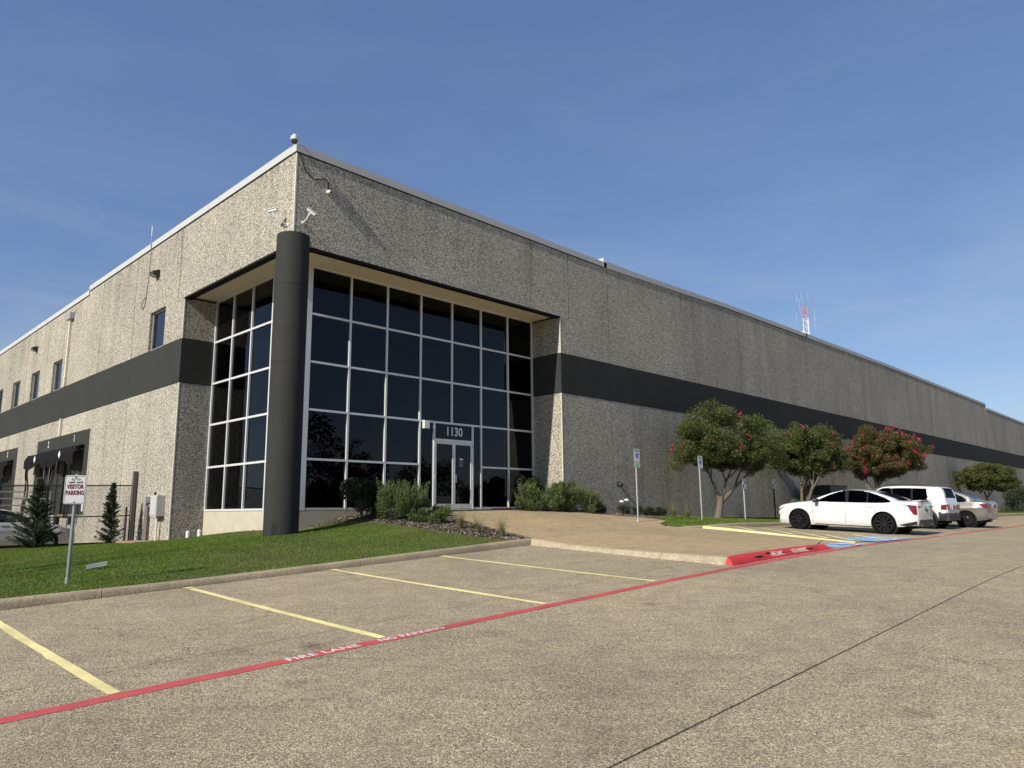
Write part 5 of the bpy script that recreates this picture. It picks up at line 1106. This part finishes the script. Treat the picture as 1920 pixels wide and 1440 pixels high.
tag(MB().box(-9, 9.3, 27.345, 27.40, -1.45, -.93).build('retaining_edge', 'black_trim'), 'dark timber edging along the back of the left lawn', 'edging')
# stair railing and clutter in the yard
t = thing('dock_railing', 'grey pipe railing of the dock stair behind the parked silver car', 'railing', (7.5, 36, -1.3))
for k in range(5): MB().tube([(4.0, 35.2, .92-.27*k), (8.7, 35.2, .92-.27*k)], .024, 8).build('rail', 'galv', t, 40)
for x in (4.2, 6.3, 8.6): MB().tube([(x, 35.2, -1.3), (x, 35.2, .95)], .03, 8).build('post', 'galv', t, 40)
MB().box(4.0, 8.7, 35.3, 36.6, -1.3, -.2).build('landing', 'stem_concrete', t)

# radio tower far behind the building
tx, ty = 176.0, 70.0; t = thing('radio_tower', 'red and white lattice radio tower beyond the roofline', 'tower', (tx, ty, -2))
def tw(z): return 1.05-.012*max(0, z-20)
Z = [z for z in np.arange(-2, 50.2, 1.45)]
for i in range(len(Z)-1):
    z0, z1 = Z[i], Z[i+1]; m = MB(); c0 = [Vector((tx+tw(z0)*math.cos(a), ty+tw(z0)*math.sin(a), z0)) for a in (0, 2.094, 4.189)]; c1 = [Vector((tx+tw(z1)*math.cos(a), ty+tw(z1)*math.sin(a), z1)) for a in (0, 2.094, 4.189)]
    for k in range(3):
        m.tube([c0[k], c1[k]], .06, 5, False); m.tube([c0[k], c1[(k+1) % 3]], .03, 4, False); m.tube([c1[k], c0[(k+1) % 3]], .03, 4, False); m.tube([c1[k], c1[(k+1) % 3]], .03, 4, False)
    m.build('lattice_section', 'tower_white' if (z0 < 44.6) else 'tower_red', t)
for z, L in ((49.6, 1.9), (47.8, 1.7), (44.8, 1.8)):
    for a in (.6, 2.6, 4.7): MB().tube([(tx, ty, z), (tx+L*math.cos(a)*1.2, ty+L*math.sin(a)*1.2, z)], .04, 4).build('antenna_arm', 'tower_red', t)
for k, (a, r, z0, z1) in enumerate([(.6, 2.2, 47.6, 52.2), (.9, 2.5, 47.8, 53.0), (2.6, 2.2, 49.6, 52.8), (2.9, 1.2, 50, 53.5), (4.7, 2.2, 44.8, 49), (4.2, 1.3, 50, 53.2), (5.6, 2.2, 43, 47), (2.4, 2.4, 44.8, 48.2)]):
    MB().tube([(tx+r*math.cos(a), ty+r*math.sin(a), z0), (tx+r*math.cos(a), ty+r*math.sin(a), z0+(z1-z0)*.75)], .022, 5).build('whip_antenna', 'galv', t)

# ================================================================== VEHICLES
def curve(pts):
    P = sorted(pts); xs = np.array([p[0] for p in P]); ys = np.array([p[1] for p in P])
    m = np.gradient(ys, xs); d = np.diff(ys)/np.diff(xs)
    for i in range(1, len(xs)-1):                       # monotone slopes
        m[i] = 0 if d[i-1]*d[i] <= 0 else 2*d[i-1]*d[i]/(d[i-1]+d[i])
    m[0], m[-1] = d[0], d[-1]
    def f(x):
        x = min(max(x, xs[0]), xs[-1]); i = min(len(xs)-2, max(0, int(np.searchsorted(xs, x)-1))); h = xs[i+1]-xs[i]; t = (x-xs[i])/h
        return float((1+2*t)*(1-t)**2*ys[i]+t*(1-t)**2*h*m[i]+t*t*(3-2*t)*ys[i+1]+t*t*(t-1)*h*m[i+1])
    return f
def pip(px, py, poly):
    c = False; n = len(poly)
    for i in range(n):
        x0, y0 = poly[i]; x1, y1 = poly[(i+1) % n]
        if (y0 > py) != (y1 > py) and px < (x1-x0)*(py-y0)/(y1-y0)+x0: c = not c
    return c
def wheel(parent, c, r, w, side, rim, style):
    M = Matrix.Translation(Vector(c)) @ Matrix.Rotation(R_(90)*side, 4, 'Y')        # local z points outward
    rr = r*.745
    tp = [(rr, -w/2), (r*.93, -w/2), (r*.985, -w*.42), (r, -w*.30), (r, w*.30), (r*.985, w*.42), (r*.93, w/2), (rr*1.02, w/2), (rr, w*.44)]
    ty = MB().lathe(tp, 40, M, closed=True).build('wheel', 'tyre', parent, 35, False)
    m = MB(); m.lathe([(rr*1.005, -w*.45), (rr*1.005, w*.40), (rr*1.02, w*.47), (rr*.94, w*.47), (rr*.92, w*.25), (rr*.90, -w*.2), (0, -w*.22)], 40, M)
    if style == 'steel':
        m.lathe([(rr*.93, w*.10), (rr*.80, w*.22), (rr*.55, w*.20), (rr*.42, w*.30), (rr*.18, w*.32), (0, w*.33)], 32, M)
        for k in range(10): a = k*.628; m.lathe([(.028, w*.24), (.028, w*.255), (0, w*.256)], 8, M @ Matrix.Translation((rr*.68*math.cos(a), rr*.68*math.sin(a), 0)))
    else:
        n = {'multi': 10, 'five': 5}[style]; m.lathe([(rr*.20, -w*.1), (rr*.20, w*.36), (rr*.13, w*.40), (0, w*.40)], 24, M)
        for k in range(n):
            a = 2*math.pi*k/n; wd = .018 if style == 'multi' else .055
            for off in ((-.07, .07) if style == 'multi' else (0,)):
                p0 = Vector((rr*.15*math.cos(a), rr*.15*math.sin(a), w*.36)); p1 = Vector((rr*.95*math.cos(a+off), rr*.95*math.sin(a+off), w*.42)); d = (p1-p0); s = Vector((-d.y, d.x, 0)).normalized()
                m.obox(M @ ((p0+p1)/2), (M.to_3x3() @ d)*.5, (M.to_3x3() @ s)*wd, (M.to_3x3() @ Vector((0, 0, 1)))*.012)
    m.build('rim', rim, ty, 35, False)
    return ty
def make_car(name, label, loc, rz, S, group='cars parked nose to the wall'):
    car = thing(name, label, S.get('cat', 'car'), loc, group, rz)
    zc, zb, wf, zl = (curve(S[k]) for k in ('zc', 'zb', 'w', 'zl')); Y0, Y1 = S['w'][-1][0], S['w'][0][0]
    if Y0 > Y1: Y0, Y1 = Y1, Y0
    tum, rr = S.get('tumble', .30), S['r']; ax = S['axles']; arch = rr+S.get('archgap', .045); doors = S['doors']
    cuts = sorted(set(sum([[d-.005, d+.005] for d in doors], [])))
    st = list(np.arange(Y0, Y1, .014))+[Y1]+cuts+list(np.linspace(Y0, Y0+.09, 8))+list(np.linspace(Y1-.09, Y1, 8))
    st = sorted(set(round(float(s), 4) for s in st))
    NL, NS, NT_ = 16, 24, 8
    def low(y):
        z = zl(y)
        for a in ax:
            d = abs(y-a)
            if d < arch: z = max(z, rr+math.sqrt(arch*arch-d*d)*1.0)
        return z
    crease = S.get('crease', .62)
    def hw(y, z):                      # half width of the lower body
        z0, z1 = zl(y), zb(y); t = min(1.1, max(-.1, (z-z0)/max(.05, z1-z0))); w = wf(y)
        k = 1-.075*max(0, (.28-t)/.28)**1.6-.045*max(0, (t-crease)/(1-crease))**1.5
        k += .012*math.exp(-((t-crease)/.06)**2)
        fl = 0
        for a in ax:
            d = abs(y-a); 
            if d < arch+.12: fl = max(fl, S.get('flare', .015)*(1-max(0, d-arch)/.12)*min(1, max(0, 1-(z-(rr+arch))/.22)))
        return w*k+fl
    def section(y):
        zl_, zb_, zc_ = low(y), zb(y), max(zc(y), zb(y)+.004); P = []
        zb_ = max(zb_, zl_+.02); zc_ = max(zc_, zb_+.004)
        for i in range(NL+1): z = zl_+(zb_-zl_)*i/NL; P.append((hw(y, z), z, 'L'))
        h = zc_-zb_; wb = hw(y, zb_); zr = zb_+h*S.get('rail', .90) if h > .12 else zb_+h*.5; wr = wb-.012-tum*(zr-zb_)-(.10*max(0, 1-h/.25)); 
        for i in range(1, NS+1): t = i/NS; P.append((wb+(wr-wb)*(t+.18*t*(t-1)) if True else 0, zb_+(zr-zb_)*t, 'S'))
        for i in range(1, NT_+1): t = i/NT_; a = t*math.pi/2; P.append((wr*(1-t), zr+(zc_-zr)*(1-(1-t)**2.4), 'T'))
        return P
    secs = [section(y) for y in st]; K = len(secs[0]); groups = {}
    def put(key, quad): groups.setdefault(key, []).append(quad)
    for i in range(len(st)-1):
        ym = (st[i]+st[i+1])/2
        for k in range(K-1):
            q = [(secs[i][k], st[i]), (secs[i+1][k], st[i+1]), (secs[i+1][k+1], st[i+1]), (secs[i][k+1], st[i])]
            zm = sum(p[0][1] for p in q)/4; xm = sum(p[0][0] for p in q)/4; reg = q[2][0][2]; h = zc(ym)-zb(ym)
            for sd in (-1, 1):
                key = 'body'
                if reg == 'S' and h > .1:
                    for n_, pol in enumerate(S['windows']):
                        if pip(ym, zm, pol): key = ('side_window', n_, sd)
                    if key == 'body':
                        for pol in S.get('black', []):
                            if pip(ym, zm, pol) and not (ym > max(p[0] for p in S['windows'][0]) or ym < min(p[0] for q_ in S['windows'] for p in q_)): key = ('window_trim', sum(ym < sum(p[0] for p in q_)/len(q_) for q_ in S['windows']), sd)
                if reg == 'T':
                    if S['wind'][0] < ym < S['wind'][1] and xm < S.get('ww', .58): key = 'windshield'
                    if S['rear'][0] < ym < S['rear'][1] and xm < S.get('rw', .58): key = 'rear_window'
                if reg == 'L' and key == 'body':
                    cl = S.get('clad')
                    if cl and (zm < cl or any(math.hypot(ym-a, zm-rr) < arch+.075 for a in ax) or ((ym < Y0+.30) and zm < S.get('bump_r', 0)) or (ym > Y1-.4 and zm < S.get('bump_f', 0))): key = 'cladding'
                    elif zm > zl(ym)+.10:
                        if any(abs(ym-d) < .0052 for d in doors) : key = 'shut_line' if all(math.hypot(ym-a, zm-rr) > arch for a in ax) else 'body'
                        else:
                            for n_ in range(len(doors)-1):
                                if doors[n_+1] < ym < doors[n_] and all(math.hypot(ym-a, zm-rr) > arch+.10 for a in ax): key = ('door', n_, sd)
                put(key, [(sd*p[0][0], p[1], p[0][1]) for p in (q if sd > 0 else q[::-1])])
    for e, i in ((0, 0), (1, len(st)-1)):                    # end caps
        P = secs[i]; y = st[i]; ring = [(p[0], y, p[1]) for p in P]+[(-p[0], y, p[1]) for p in P[::-1][1:]]
        put('end', ring if e == 0 else ring[::-1])
    def emit(nm, quads, mat, par, smooth=38, thick=None):
        vm = {}; V = []; F = []
        for q in quads:
            f = []
            for p in q:
                kk = tuple(round(c, 5) for c in p)
                if kk not in vm: vm[kk] = len(V); V.append(kk)
                if vm[kk] not in f: f.append(vm[kk])
            if len(f) > 2: F.append(f)
        bm_ = new_mesh(nm, V, F); bm = bmesh.new(); bm.from_mesh(bm_); bmesh.ops.recalc_face_normals(bm, faces=bm.faces)
        if sum(f.normal.dot(f.calc_center_median()-Vector((0, 0, .6))) for f in bm.faces) < 0: bmesh.ops.reverse_faces(bm, faces=bm.faces)
        bm.to_mesh(bm_); bm.free(); bm_.shade_smooth(); bm_.set_sharp_from_angle(angle=R_(smooth)); return adopt(link(nm, bm_, mat), par, False)
    body = emit('body', groups['body']+groups['end'], S['paint'], car)
    dob = {}
    for key, q in groups.items():
        if key in ('body', 'end'): continue
        if isinstance(key, tuple) and key[0] == 'door': dob[key] = emit('door', q, S['paint'], car)
        elif isinstance(key, tuple) and key[0] == 'window_trim':
            par = list(range(len(q))); seen = {}                 # one object for each connected strip
            def root(i):
                while par[i] != i: i = par[i]
                return i
            for i, quad in enumerate(q):
                for p in quad:
                    kk = tuple(round(c, 4) for c in p)
                    if kk in seen: par[root(i)] = root(seen[kk])
                    else: seen[kk] = i
            comp = {}
            for i in range(len(q)): comp.setdefault(root(i), []).append(q[i])
            for cq in comp.values(): emit('window_trim', cq, 'black_trim', car)
        elif isinstance(key, tuple): emit(key[0], q, S['glass'], car)
        else: emit(key, q, {'windshield': S['glass'], 'rear_window': S['glass'], 'window_trim': 'black_trim', 'cladding': 'plastic_black', 'shut_line': 'rubber'}[key], car)
    # handles
    for (n_, yy) in S['handles']:
        for sd in (-1, 1):
            z = S['hz']; x = hw(yy, z); par = dob.get(('door', n_, sd), car); MB().obox((sd*(x+.012), yy, z), (.014, 0, 0), (0, .10, 0), (0, 0, .013)).build('handle', S.get('hmat', S['paint']), par, None, False)
    # underside, wheel wells, seats
    MB().box(-.72, .72, Y0+.25, Y1-.25, .20, .30).build('underbody', 'rubber', car, None, False)
    for a in ax:
        for sd in (-1, 1):
            M = Matrix.Translation((sd*.60, a, rr)) @ Matrix.Rotation(R_(90), 4, 'Y'); MB().lathe([(arch+.03, -.22), (arch+.03, .20)], 24, M).build('wheel_well', 'rubber', car, None, False)
            wheel(car, (sd*(wf(a)-S['ww_']/2-.02), a, rr), rr, S['ww_'], sd, S['rim'], S['style'])
    for yy, bk in ((S['seats'][0], 1), (S['seats'][1], 1)):
        for sx in (-.36, .36):
            m = MB(); m.prism(rounded(.44, .62, .1, 3), lambda a, b, d, yy=yy, sx=sx: (sx+a, yy+d-.25*b, .82+b), 0, .12); m.prism(rounded(.26, .17, .06, 3), lambda a, b, d, yy=yy, sx=sx: (sx+a, yy+d-.30, 1.22+b), 0, .09); m.build('seat', S.get('seatmat', 'plastic_black'), car, 40, False)
    return car, hw, dict(zc=zc, zb=zb, wf=wf, Y0=Y0, Y1=Y1)
def patch(par, hw, corners, sd, name, mat, off=.008, n=6):
    (a, b, c, d) = corners           # (y,z) corners on the flank
    def f(u, v):
        y = (1-v)*((1-u)*a[0]+u*b[0])+v*((1-u)*d[0]+u*c[0]); z = (1-v)*((1-u)*a[1]+u*b[1])+v*((1-u)*d[1]+u*c[1]); return (sd*(hw(y, z)+off), y, z)
    return MB().grid(f, n, n).build(name, mat, par, 50, False, False)
def plate(par, y, z, w=.31, h=.16, tilt=0.0):
    p = MB().prism([(-w/2, -h/2), (w/2, -h/2), (w/2, h/2), (-w/2, h/2)], lambda a, b, d: (a, y-d+tilt*b, z+b), 0, .012).build('licence_plate', 'box_grey', par, None, False)
    for k in range(6): MB().prism([(-.115+.04*k, -.035), (-.09+.04*k, -.035), (-.09+.04*k, .03), (-.115+.04*k, .03)], lambda a, b, d: (a, y-.013-d+tilt*b, z+b), 0, .002).build('plate_mark', 'sign_ink', p, None, False)
def mirror(car, x, y, z, mat):
    for sd in (-1, 1):
        M = Matrix.Translation((sd*(x+.12), y, z)); MB().prism(rounded(.22, .14, .05, 3), lambda a, b, d: (sd*(x+.12)+a, y+d-.03*abs(a), z+b), -.05, .07).build('mirror', mat, car, 40, False); MB().obox((sd*(x+.02), y+.02, z-.05), (.06, 0, 0), (0, .03, 0), (0, 0, .015)).build('mirror_arm', 'plastic_black', car, None, False)

# --- white sedan
SED = dict(zc=[(2.46, .64), (2.42, .78), (2.25, .875), (1.8, .955), (1.25, 1.025), (.8, 1.20), (.35, 1.365), (0, 1.43), (-.3, 1.445), (-.7, 1.43), (-1.1, 1.36), (-1.5, 1.235), (-1.85, 1.125), (-2.15, 1.105), (-2.40, 1.115), (-2.46, 1.06)],
           zb=[(2.46, .61), (2.42, .73), (2.25, .81), (1.8, .895), (1.25, .96), (.8, .975), (0, .985), (-1, .995), (-1.6, 1.015), (-1.9, 1.035), (-2.2, 1.05), (-2.42, 1.06), (-2.46, 1.02)],
           w=[(2.46, .66), (2.42, .76), (2.32, .83), (2.1, .885), (1.7, .925), (1, .935), (-1.6, .935), (-2.1, .905), (-2.34, .855), (-2.43, .80), (-2.46, .74)],
           zl=[(2.46, .24), (2.3, .19), (1.2, .19), (-1, .20), (-1.9, .26), (-2.46, .34)], r=.345, axles=(1.56, -1.387), doors=[1.08, -.08, -1.12], tumble=.33, ww_=.24,
           windows=[[(1.02, .99), (.60, 1.20), (.25, 1.325), (.02, 1.375), (-.03, .99)], [(-.13, .99), (-.13, 1.385), (-.45, 1.385), (-.80, 1.345), (-.80, .99)], [(-.84, .99), (-.84, 1.335), (-1.15, 1.255), (-1.45, 1.15), (-1.62, 1.045), (-1.25, 1.0)]],
           black=[[(1.10, .985), (.60, 1.215), (.25, 1.34), (.0, 1.395), (-.45, 1.405), (-.82, 1.36), (-1.16, 1.27), (-1.47, 1.162), (-1.68, 1.04), (-1.25, .985)]],
           wind=(.30, 1.15), rear=(-1.86, -1.05), paint='paint_pearl', glass='glass_car', rim='rim_black', style='multi', handles=[(0, .12), (1, -.92)], hz=.87, seats=(.15, -.75), crease=.66)
for k_ in ('zc', 'zb', 'w', 'zl'): SED[k_] = [(a*.945, b) for a, b in SED[k_]]
SED['axles'] = tuple(a*.945 for a in SED['axles']); SED['doors'] = [a*.945-.03 for a in SED['doors']]
for k_ in ('windows', 'black'): SED[k_] = [[(a*.945-.09*max(0, min(1, (a+1.2)/1.2)), b) for a, b in q] for q in SED[k_]]
SED['zc'] = [(a-.09*max(0, 1-abs(a-.5)/1.0), b) for a, b in SED['zc']]
zs = lot(26.77, 9.65); gr = math.atan((lot(26.77, 11.2)-lot(26.77, 8.2))/3)
car, hw, I = make_car('white_sedan', 'white sedan with black wheels in the nearest parking bay', (26.77, 9.62, zs), 0, SED); car.rotation_euler = (gr, 0, 0)
for sd in (-1, 1):
    patch(car, hw, [(-1.814, .985), (-2.268, .955), (-2.287, .90), (-2.003, .945)], sd, 'tail_light', 'lamp_red'); patch(car, hw, [(-2.022, .945), (-2.287, .92), (-2.292, .66), (-2.202, .66)], sd, 'tail_light', 'lamp_red')
    patch(car, hw, [(1.984, .80), (2.277, .66), (2.273, .60), (2.173, .68)], sd, 'headlight', 'lamp_dark'); patch(car, hw, [(2.211, .50), (2.277, .50), (2.287, .26), (2.249, .28)], sd, 'daytime_light', 'lamp_dark')
    MB().box(.62*sd-.16, .62*sd+.16, -2.34, -2.27, .90, .945).build('tail_light', 'lamp_red', car, None, False)
    MB().lathe([(.05, 0), (.05, .09), (.04, .09), (.04, .02)], 16, lathe_to((sd*.56, -2.28, .335), (0, -1, 0))).build('exhaust_tip', 'chrome', car, 40, False)
    patch(car, hw, [(-1.758, .32), (-2.268, .46), (-2.287, .36), (-1.984, .28)], sd, 'diffuser', 'plastic_black'); patch(car, hw, [(0.945, .235), (-0.898, .235), (-0.898, .205), (0.945, .205)], sd, 'sill_trim', 'plastic_black', .004, 8)
MB().box(-.74, .74, -2.35, -2.23, .29, .50).build('diffuser', 'plastic_black', car, None, False); MB().prism([(-2.10, 1.105), (-2.37, 1.135), (-2.37, 1.115), (-2.10, 1.09)], lambda a, b, d: (d, a, b), -.62, .62).build('spoiler', 'paint_pearl', car, None, False)
plate(car, -2.333, .80); mirror(car, .92, .84, 1.02, 'plastic_black')
# --- white boxy suv
SUV = dict(zc=[(2.12, .86), (2.07, 1.0), (1.75, 1.06), (1.1, 1.11), (.8, 1.30), (.45, 1.57), (.25, 1.635), (-.5, 1.675), (-1.55, 1.655), (-1.86, 1.62), (-1.95, 1.52), (-2.03, 1.27), (-2.08, 1.10), (-2.12, .98)],
           zb=[(2.12, .82), (2.07, .93), (1.75, .99), (1.1, 1.02), (0, 1.03), (-1.2, 1.06), (-1.8, 1.08), (-2.03, 1.08), (-2.12, .96)],
           w=[(2.12, .68), (2.08, .78), (1.95, .86), (1.6, .90), (1, .905), (-1.6, .905), (-1.95, .88), (-2.06, .84), (-2.12, .78)],
           zl=[(2.12, .34), (1.9, .26), (1, .25), (-1, .25), (-1.8, .32), (-2.12, .36)], r=.345, axles=(1.30, -1.27), doors=[.95, -.05, -1.0], tumble=.16, rail=.93, ww_=.22, archgap=.06, flare=.03,
           windows=[[(.86, 1.06), (.50, 1.44), (.35, 1.53), (.0, 1.545), (.0, 1.06)], [(-.08, 1.06), (-.08, 1.55), (-.78, 1.55), (-.78, 1.07)], [(-.86, 1.08), (-.86, 1.55), (-1.36, 1.53), (-1.42, 1.20), (-1.3, 1.10)]],
           black=[[(.90, 1.05), (.5, 1.46), (.33, 1.545), (-1.37, 1.56), (-1.40, 1.08)]], wind=(.40, 1.05), rear=(-2.05, -1.90), rw=.62, paint='paint_pearl', glass='glass_car', rim='rim_silver', style='five', handles=[(0, .12), (1, -.85)], hz=.96, hmat='paint_pearl', seats=(.15, -.7), clad=.40, bump_r=.62, bump_f=.60, crease=.7)
for k_ in ('zc', 'zb', 'w', 'zl'): SUV[k_] = [(a*.92, b*.975 if k_ != 'w' else b) for a, b in SUV[k_]]
SUV['axles'] = tuple(a*.92 for a in SUV['axles']); SUV['doors'] = [a*.92 for a in SUV['doors']]; SUV['wind'] = (.37, .97); SUV['rear'] = (-1.89, -1.75)
for k_ in ('windows', 'black'): SUV[k_] = [[(a*.92, b*.975) for a, b in q] for q in SUV[k_]]
zs = lot(31.6, 9.5)
car, hw, I = make_car('white_suv', 'boxy white SUV with black bumpers between the two sedans', (32.0, 9.70, zs), 0, SUV); car.rotation_euler = (gr*.9, 0, 0)
MB().box(-.80, .80, -1.985, -1.86, .33, .60).build('bumper', 'plastic_black', car, None, False)
for sd in (-1, 1):
    patch(car, hw, [(-1.75, .92), (-1.925, .92), (-1.925, .73), (-1.75, .74)], sd, 'tail_light', 'lamp_red', .012); MB().box(sd*.66-.13, sd*.66+.13, -1.97, -1.90, .74, .93).build('tail_light', 'lamp_red', car, None, False)
    MB().tube([(sd*.66, .3, 1.585), (sd*.68, .15, 1.645), (sd*.70, -.6, 1.675), (sd*.68, -1.35, 1.65), (sd*.66, -1.55, 1.605)], .022, 6).build('roof_rail', 'plastic_black', car, 50, False); patch(car, hw, [(1.58, .91), (1.89, .86), (1.89, .72), (1.58, .74)], sd, 'headlight', 'lamp_dark')
plate(car, -1.95, .84); mirror(car, .90, .80, 1.06, 'plastic_black'); MB().lathe([(.05, 0), (.05, .012), (0, .014)], 14, lathe_to((.32, -1.953, .60), (0, -1, 0))).build('emblem', 'plastic_black', car, None, False)
# --- beige sedan
COR = dict(zc=[(2.27, .58), (2.22, .70), (1.95, .83), (1.35, .96), (1.05, 1.015), (.65, 1.23), (.3, 1.38), (0, 1.44), (-.5, 1.455), (-.9, 1.40), (-1.3, 1.25), (-1.65, 1.11), (-1.95, 1.075), (-2.2, 1.05), (-2.27, .95)],
           zb=[(2.27, .56), (2.22, .66), (1.95, .77), (1.35, .90), (1.05, .94), (0, .965), (-1, .985), (-1.6, 1.0), (-2.1, 1.0), (-2.22, .98), (-2.27, .90)],
           w=[(2.27, .62), (2.22, .72), (2.0, .82), (1.6, .865), (1, .88), (-1.5, .88), (-1.9, .855), (-2.15, .80), (-2.23, .74), (-2.27, .66)],
           zl=[(2.27, .26), (2.0, .20), (1, .20), (-1, .21), (-1.8, .27), (-2.27, .34)], r=.315, axles=(1.35, -1.25), doors=[.98, -.08, -1.05], tumble=.34, ww_=.20,
           windows=[[(.95, .98), (.55, 1.22), (.22, 1.33), (0, 1.37), (0, .98)], [(-.09, .98), (-.09, 1.38), (-.5, 1.385), (-.85, 1.32), (-1.12, 1.2), (-1.28, 1.06), (-1.2, 1.0)]],
           black=[[(1.0, .975), (.55, 1.235), (.22, 1.345), (0, 1.385), (-.5, 1.40), (-.86, 1.335), (-1.14, 1.21), (-1.32, 1.06), (-1.2, .985)]], wind=(.30, 1.0), rear=(-1.62, -.92), paint='paint_champagne', glass='glass_car_clear', rim='rim_black', style='steel', handles=[(0, .1), (1, -.88)], hz=.88, hmat='chrome', seats=(.1, -.75), crease=.68)
tl = lambda a: a if a > -1.3 else -1.3+(a+1.3)*.76
for k_ in ('zc', 'zb', 'w', 'zl'): COR[k_] = [(tl(a), b) for a, b in COR[k_]]
COR['rear'] = (-1.53, -.92)
zs = lot(35, 9.1)
car, hw, I = make_car('beige_sedan', 'metallic beige sedan with a black steel wheel, farthest of the row', (35.1, 9.10, zs), 0, COR); car.rotation_euler = (gr*.8, 0, 0)
for sd in (-1, 1):
    patch(car, hw, [(-1.71, .93), (-1.99, .94), (-2.0, .76), (-1.85, .80)], sd, 'tail_light', 'lamp_red', .012); MB().box(sd*.50-.17, sd*.50+.17, -2.06, -1.98, .78, .93).build('tail_light', 'lamp_red', car, None, False); patch(car, hw, [(1.85, .76), (2.2, .64), (2.2, .55), (1.95, .58)], sd, 'headlight', 'box_grey')
MB().tube([(-.3, -2.0, .28), (-.3, -2.1, .27)], .03, 8).build('exhaust_tip', 'chrome', car, 40, False); MB().box(-.75, .75, -2.065, -1.99, .40, .58).build('bumper', 'paint_champagne', car, None, False); plate(car, -2.043, .84); mirror(car, .87, .88, 1.0, 'paint_champagne')
# --- silver car in the yard behind the fence, nose to the right
SIL = dict(COR); SIL.update(paint='paint_silver', rim='rim_silver', style='five', hmat='paint_silver')
car, hw, I = make_car('silver_sedan', 'silver sedan behind the chain link fence at the left edge', (5.7, 29.7, -1.22), R_(-90), SIL, 'car in the dock yard')
for sd in (-1, 1): patch(car, hw, [(1.85, .76), (2.2, .64), (2.2, .55), (1.95, .58)], sd, 'headlight', 'box_grey')
mirror(car, .87, .88, 1.0, 'paint_silver')
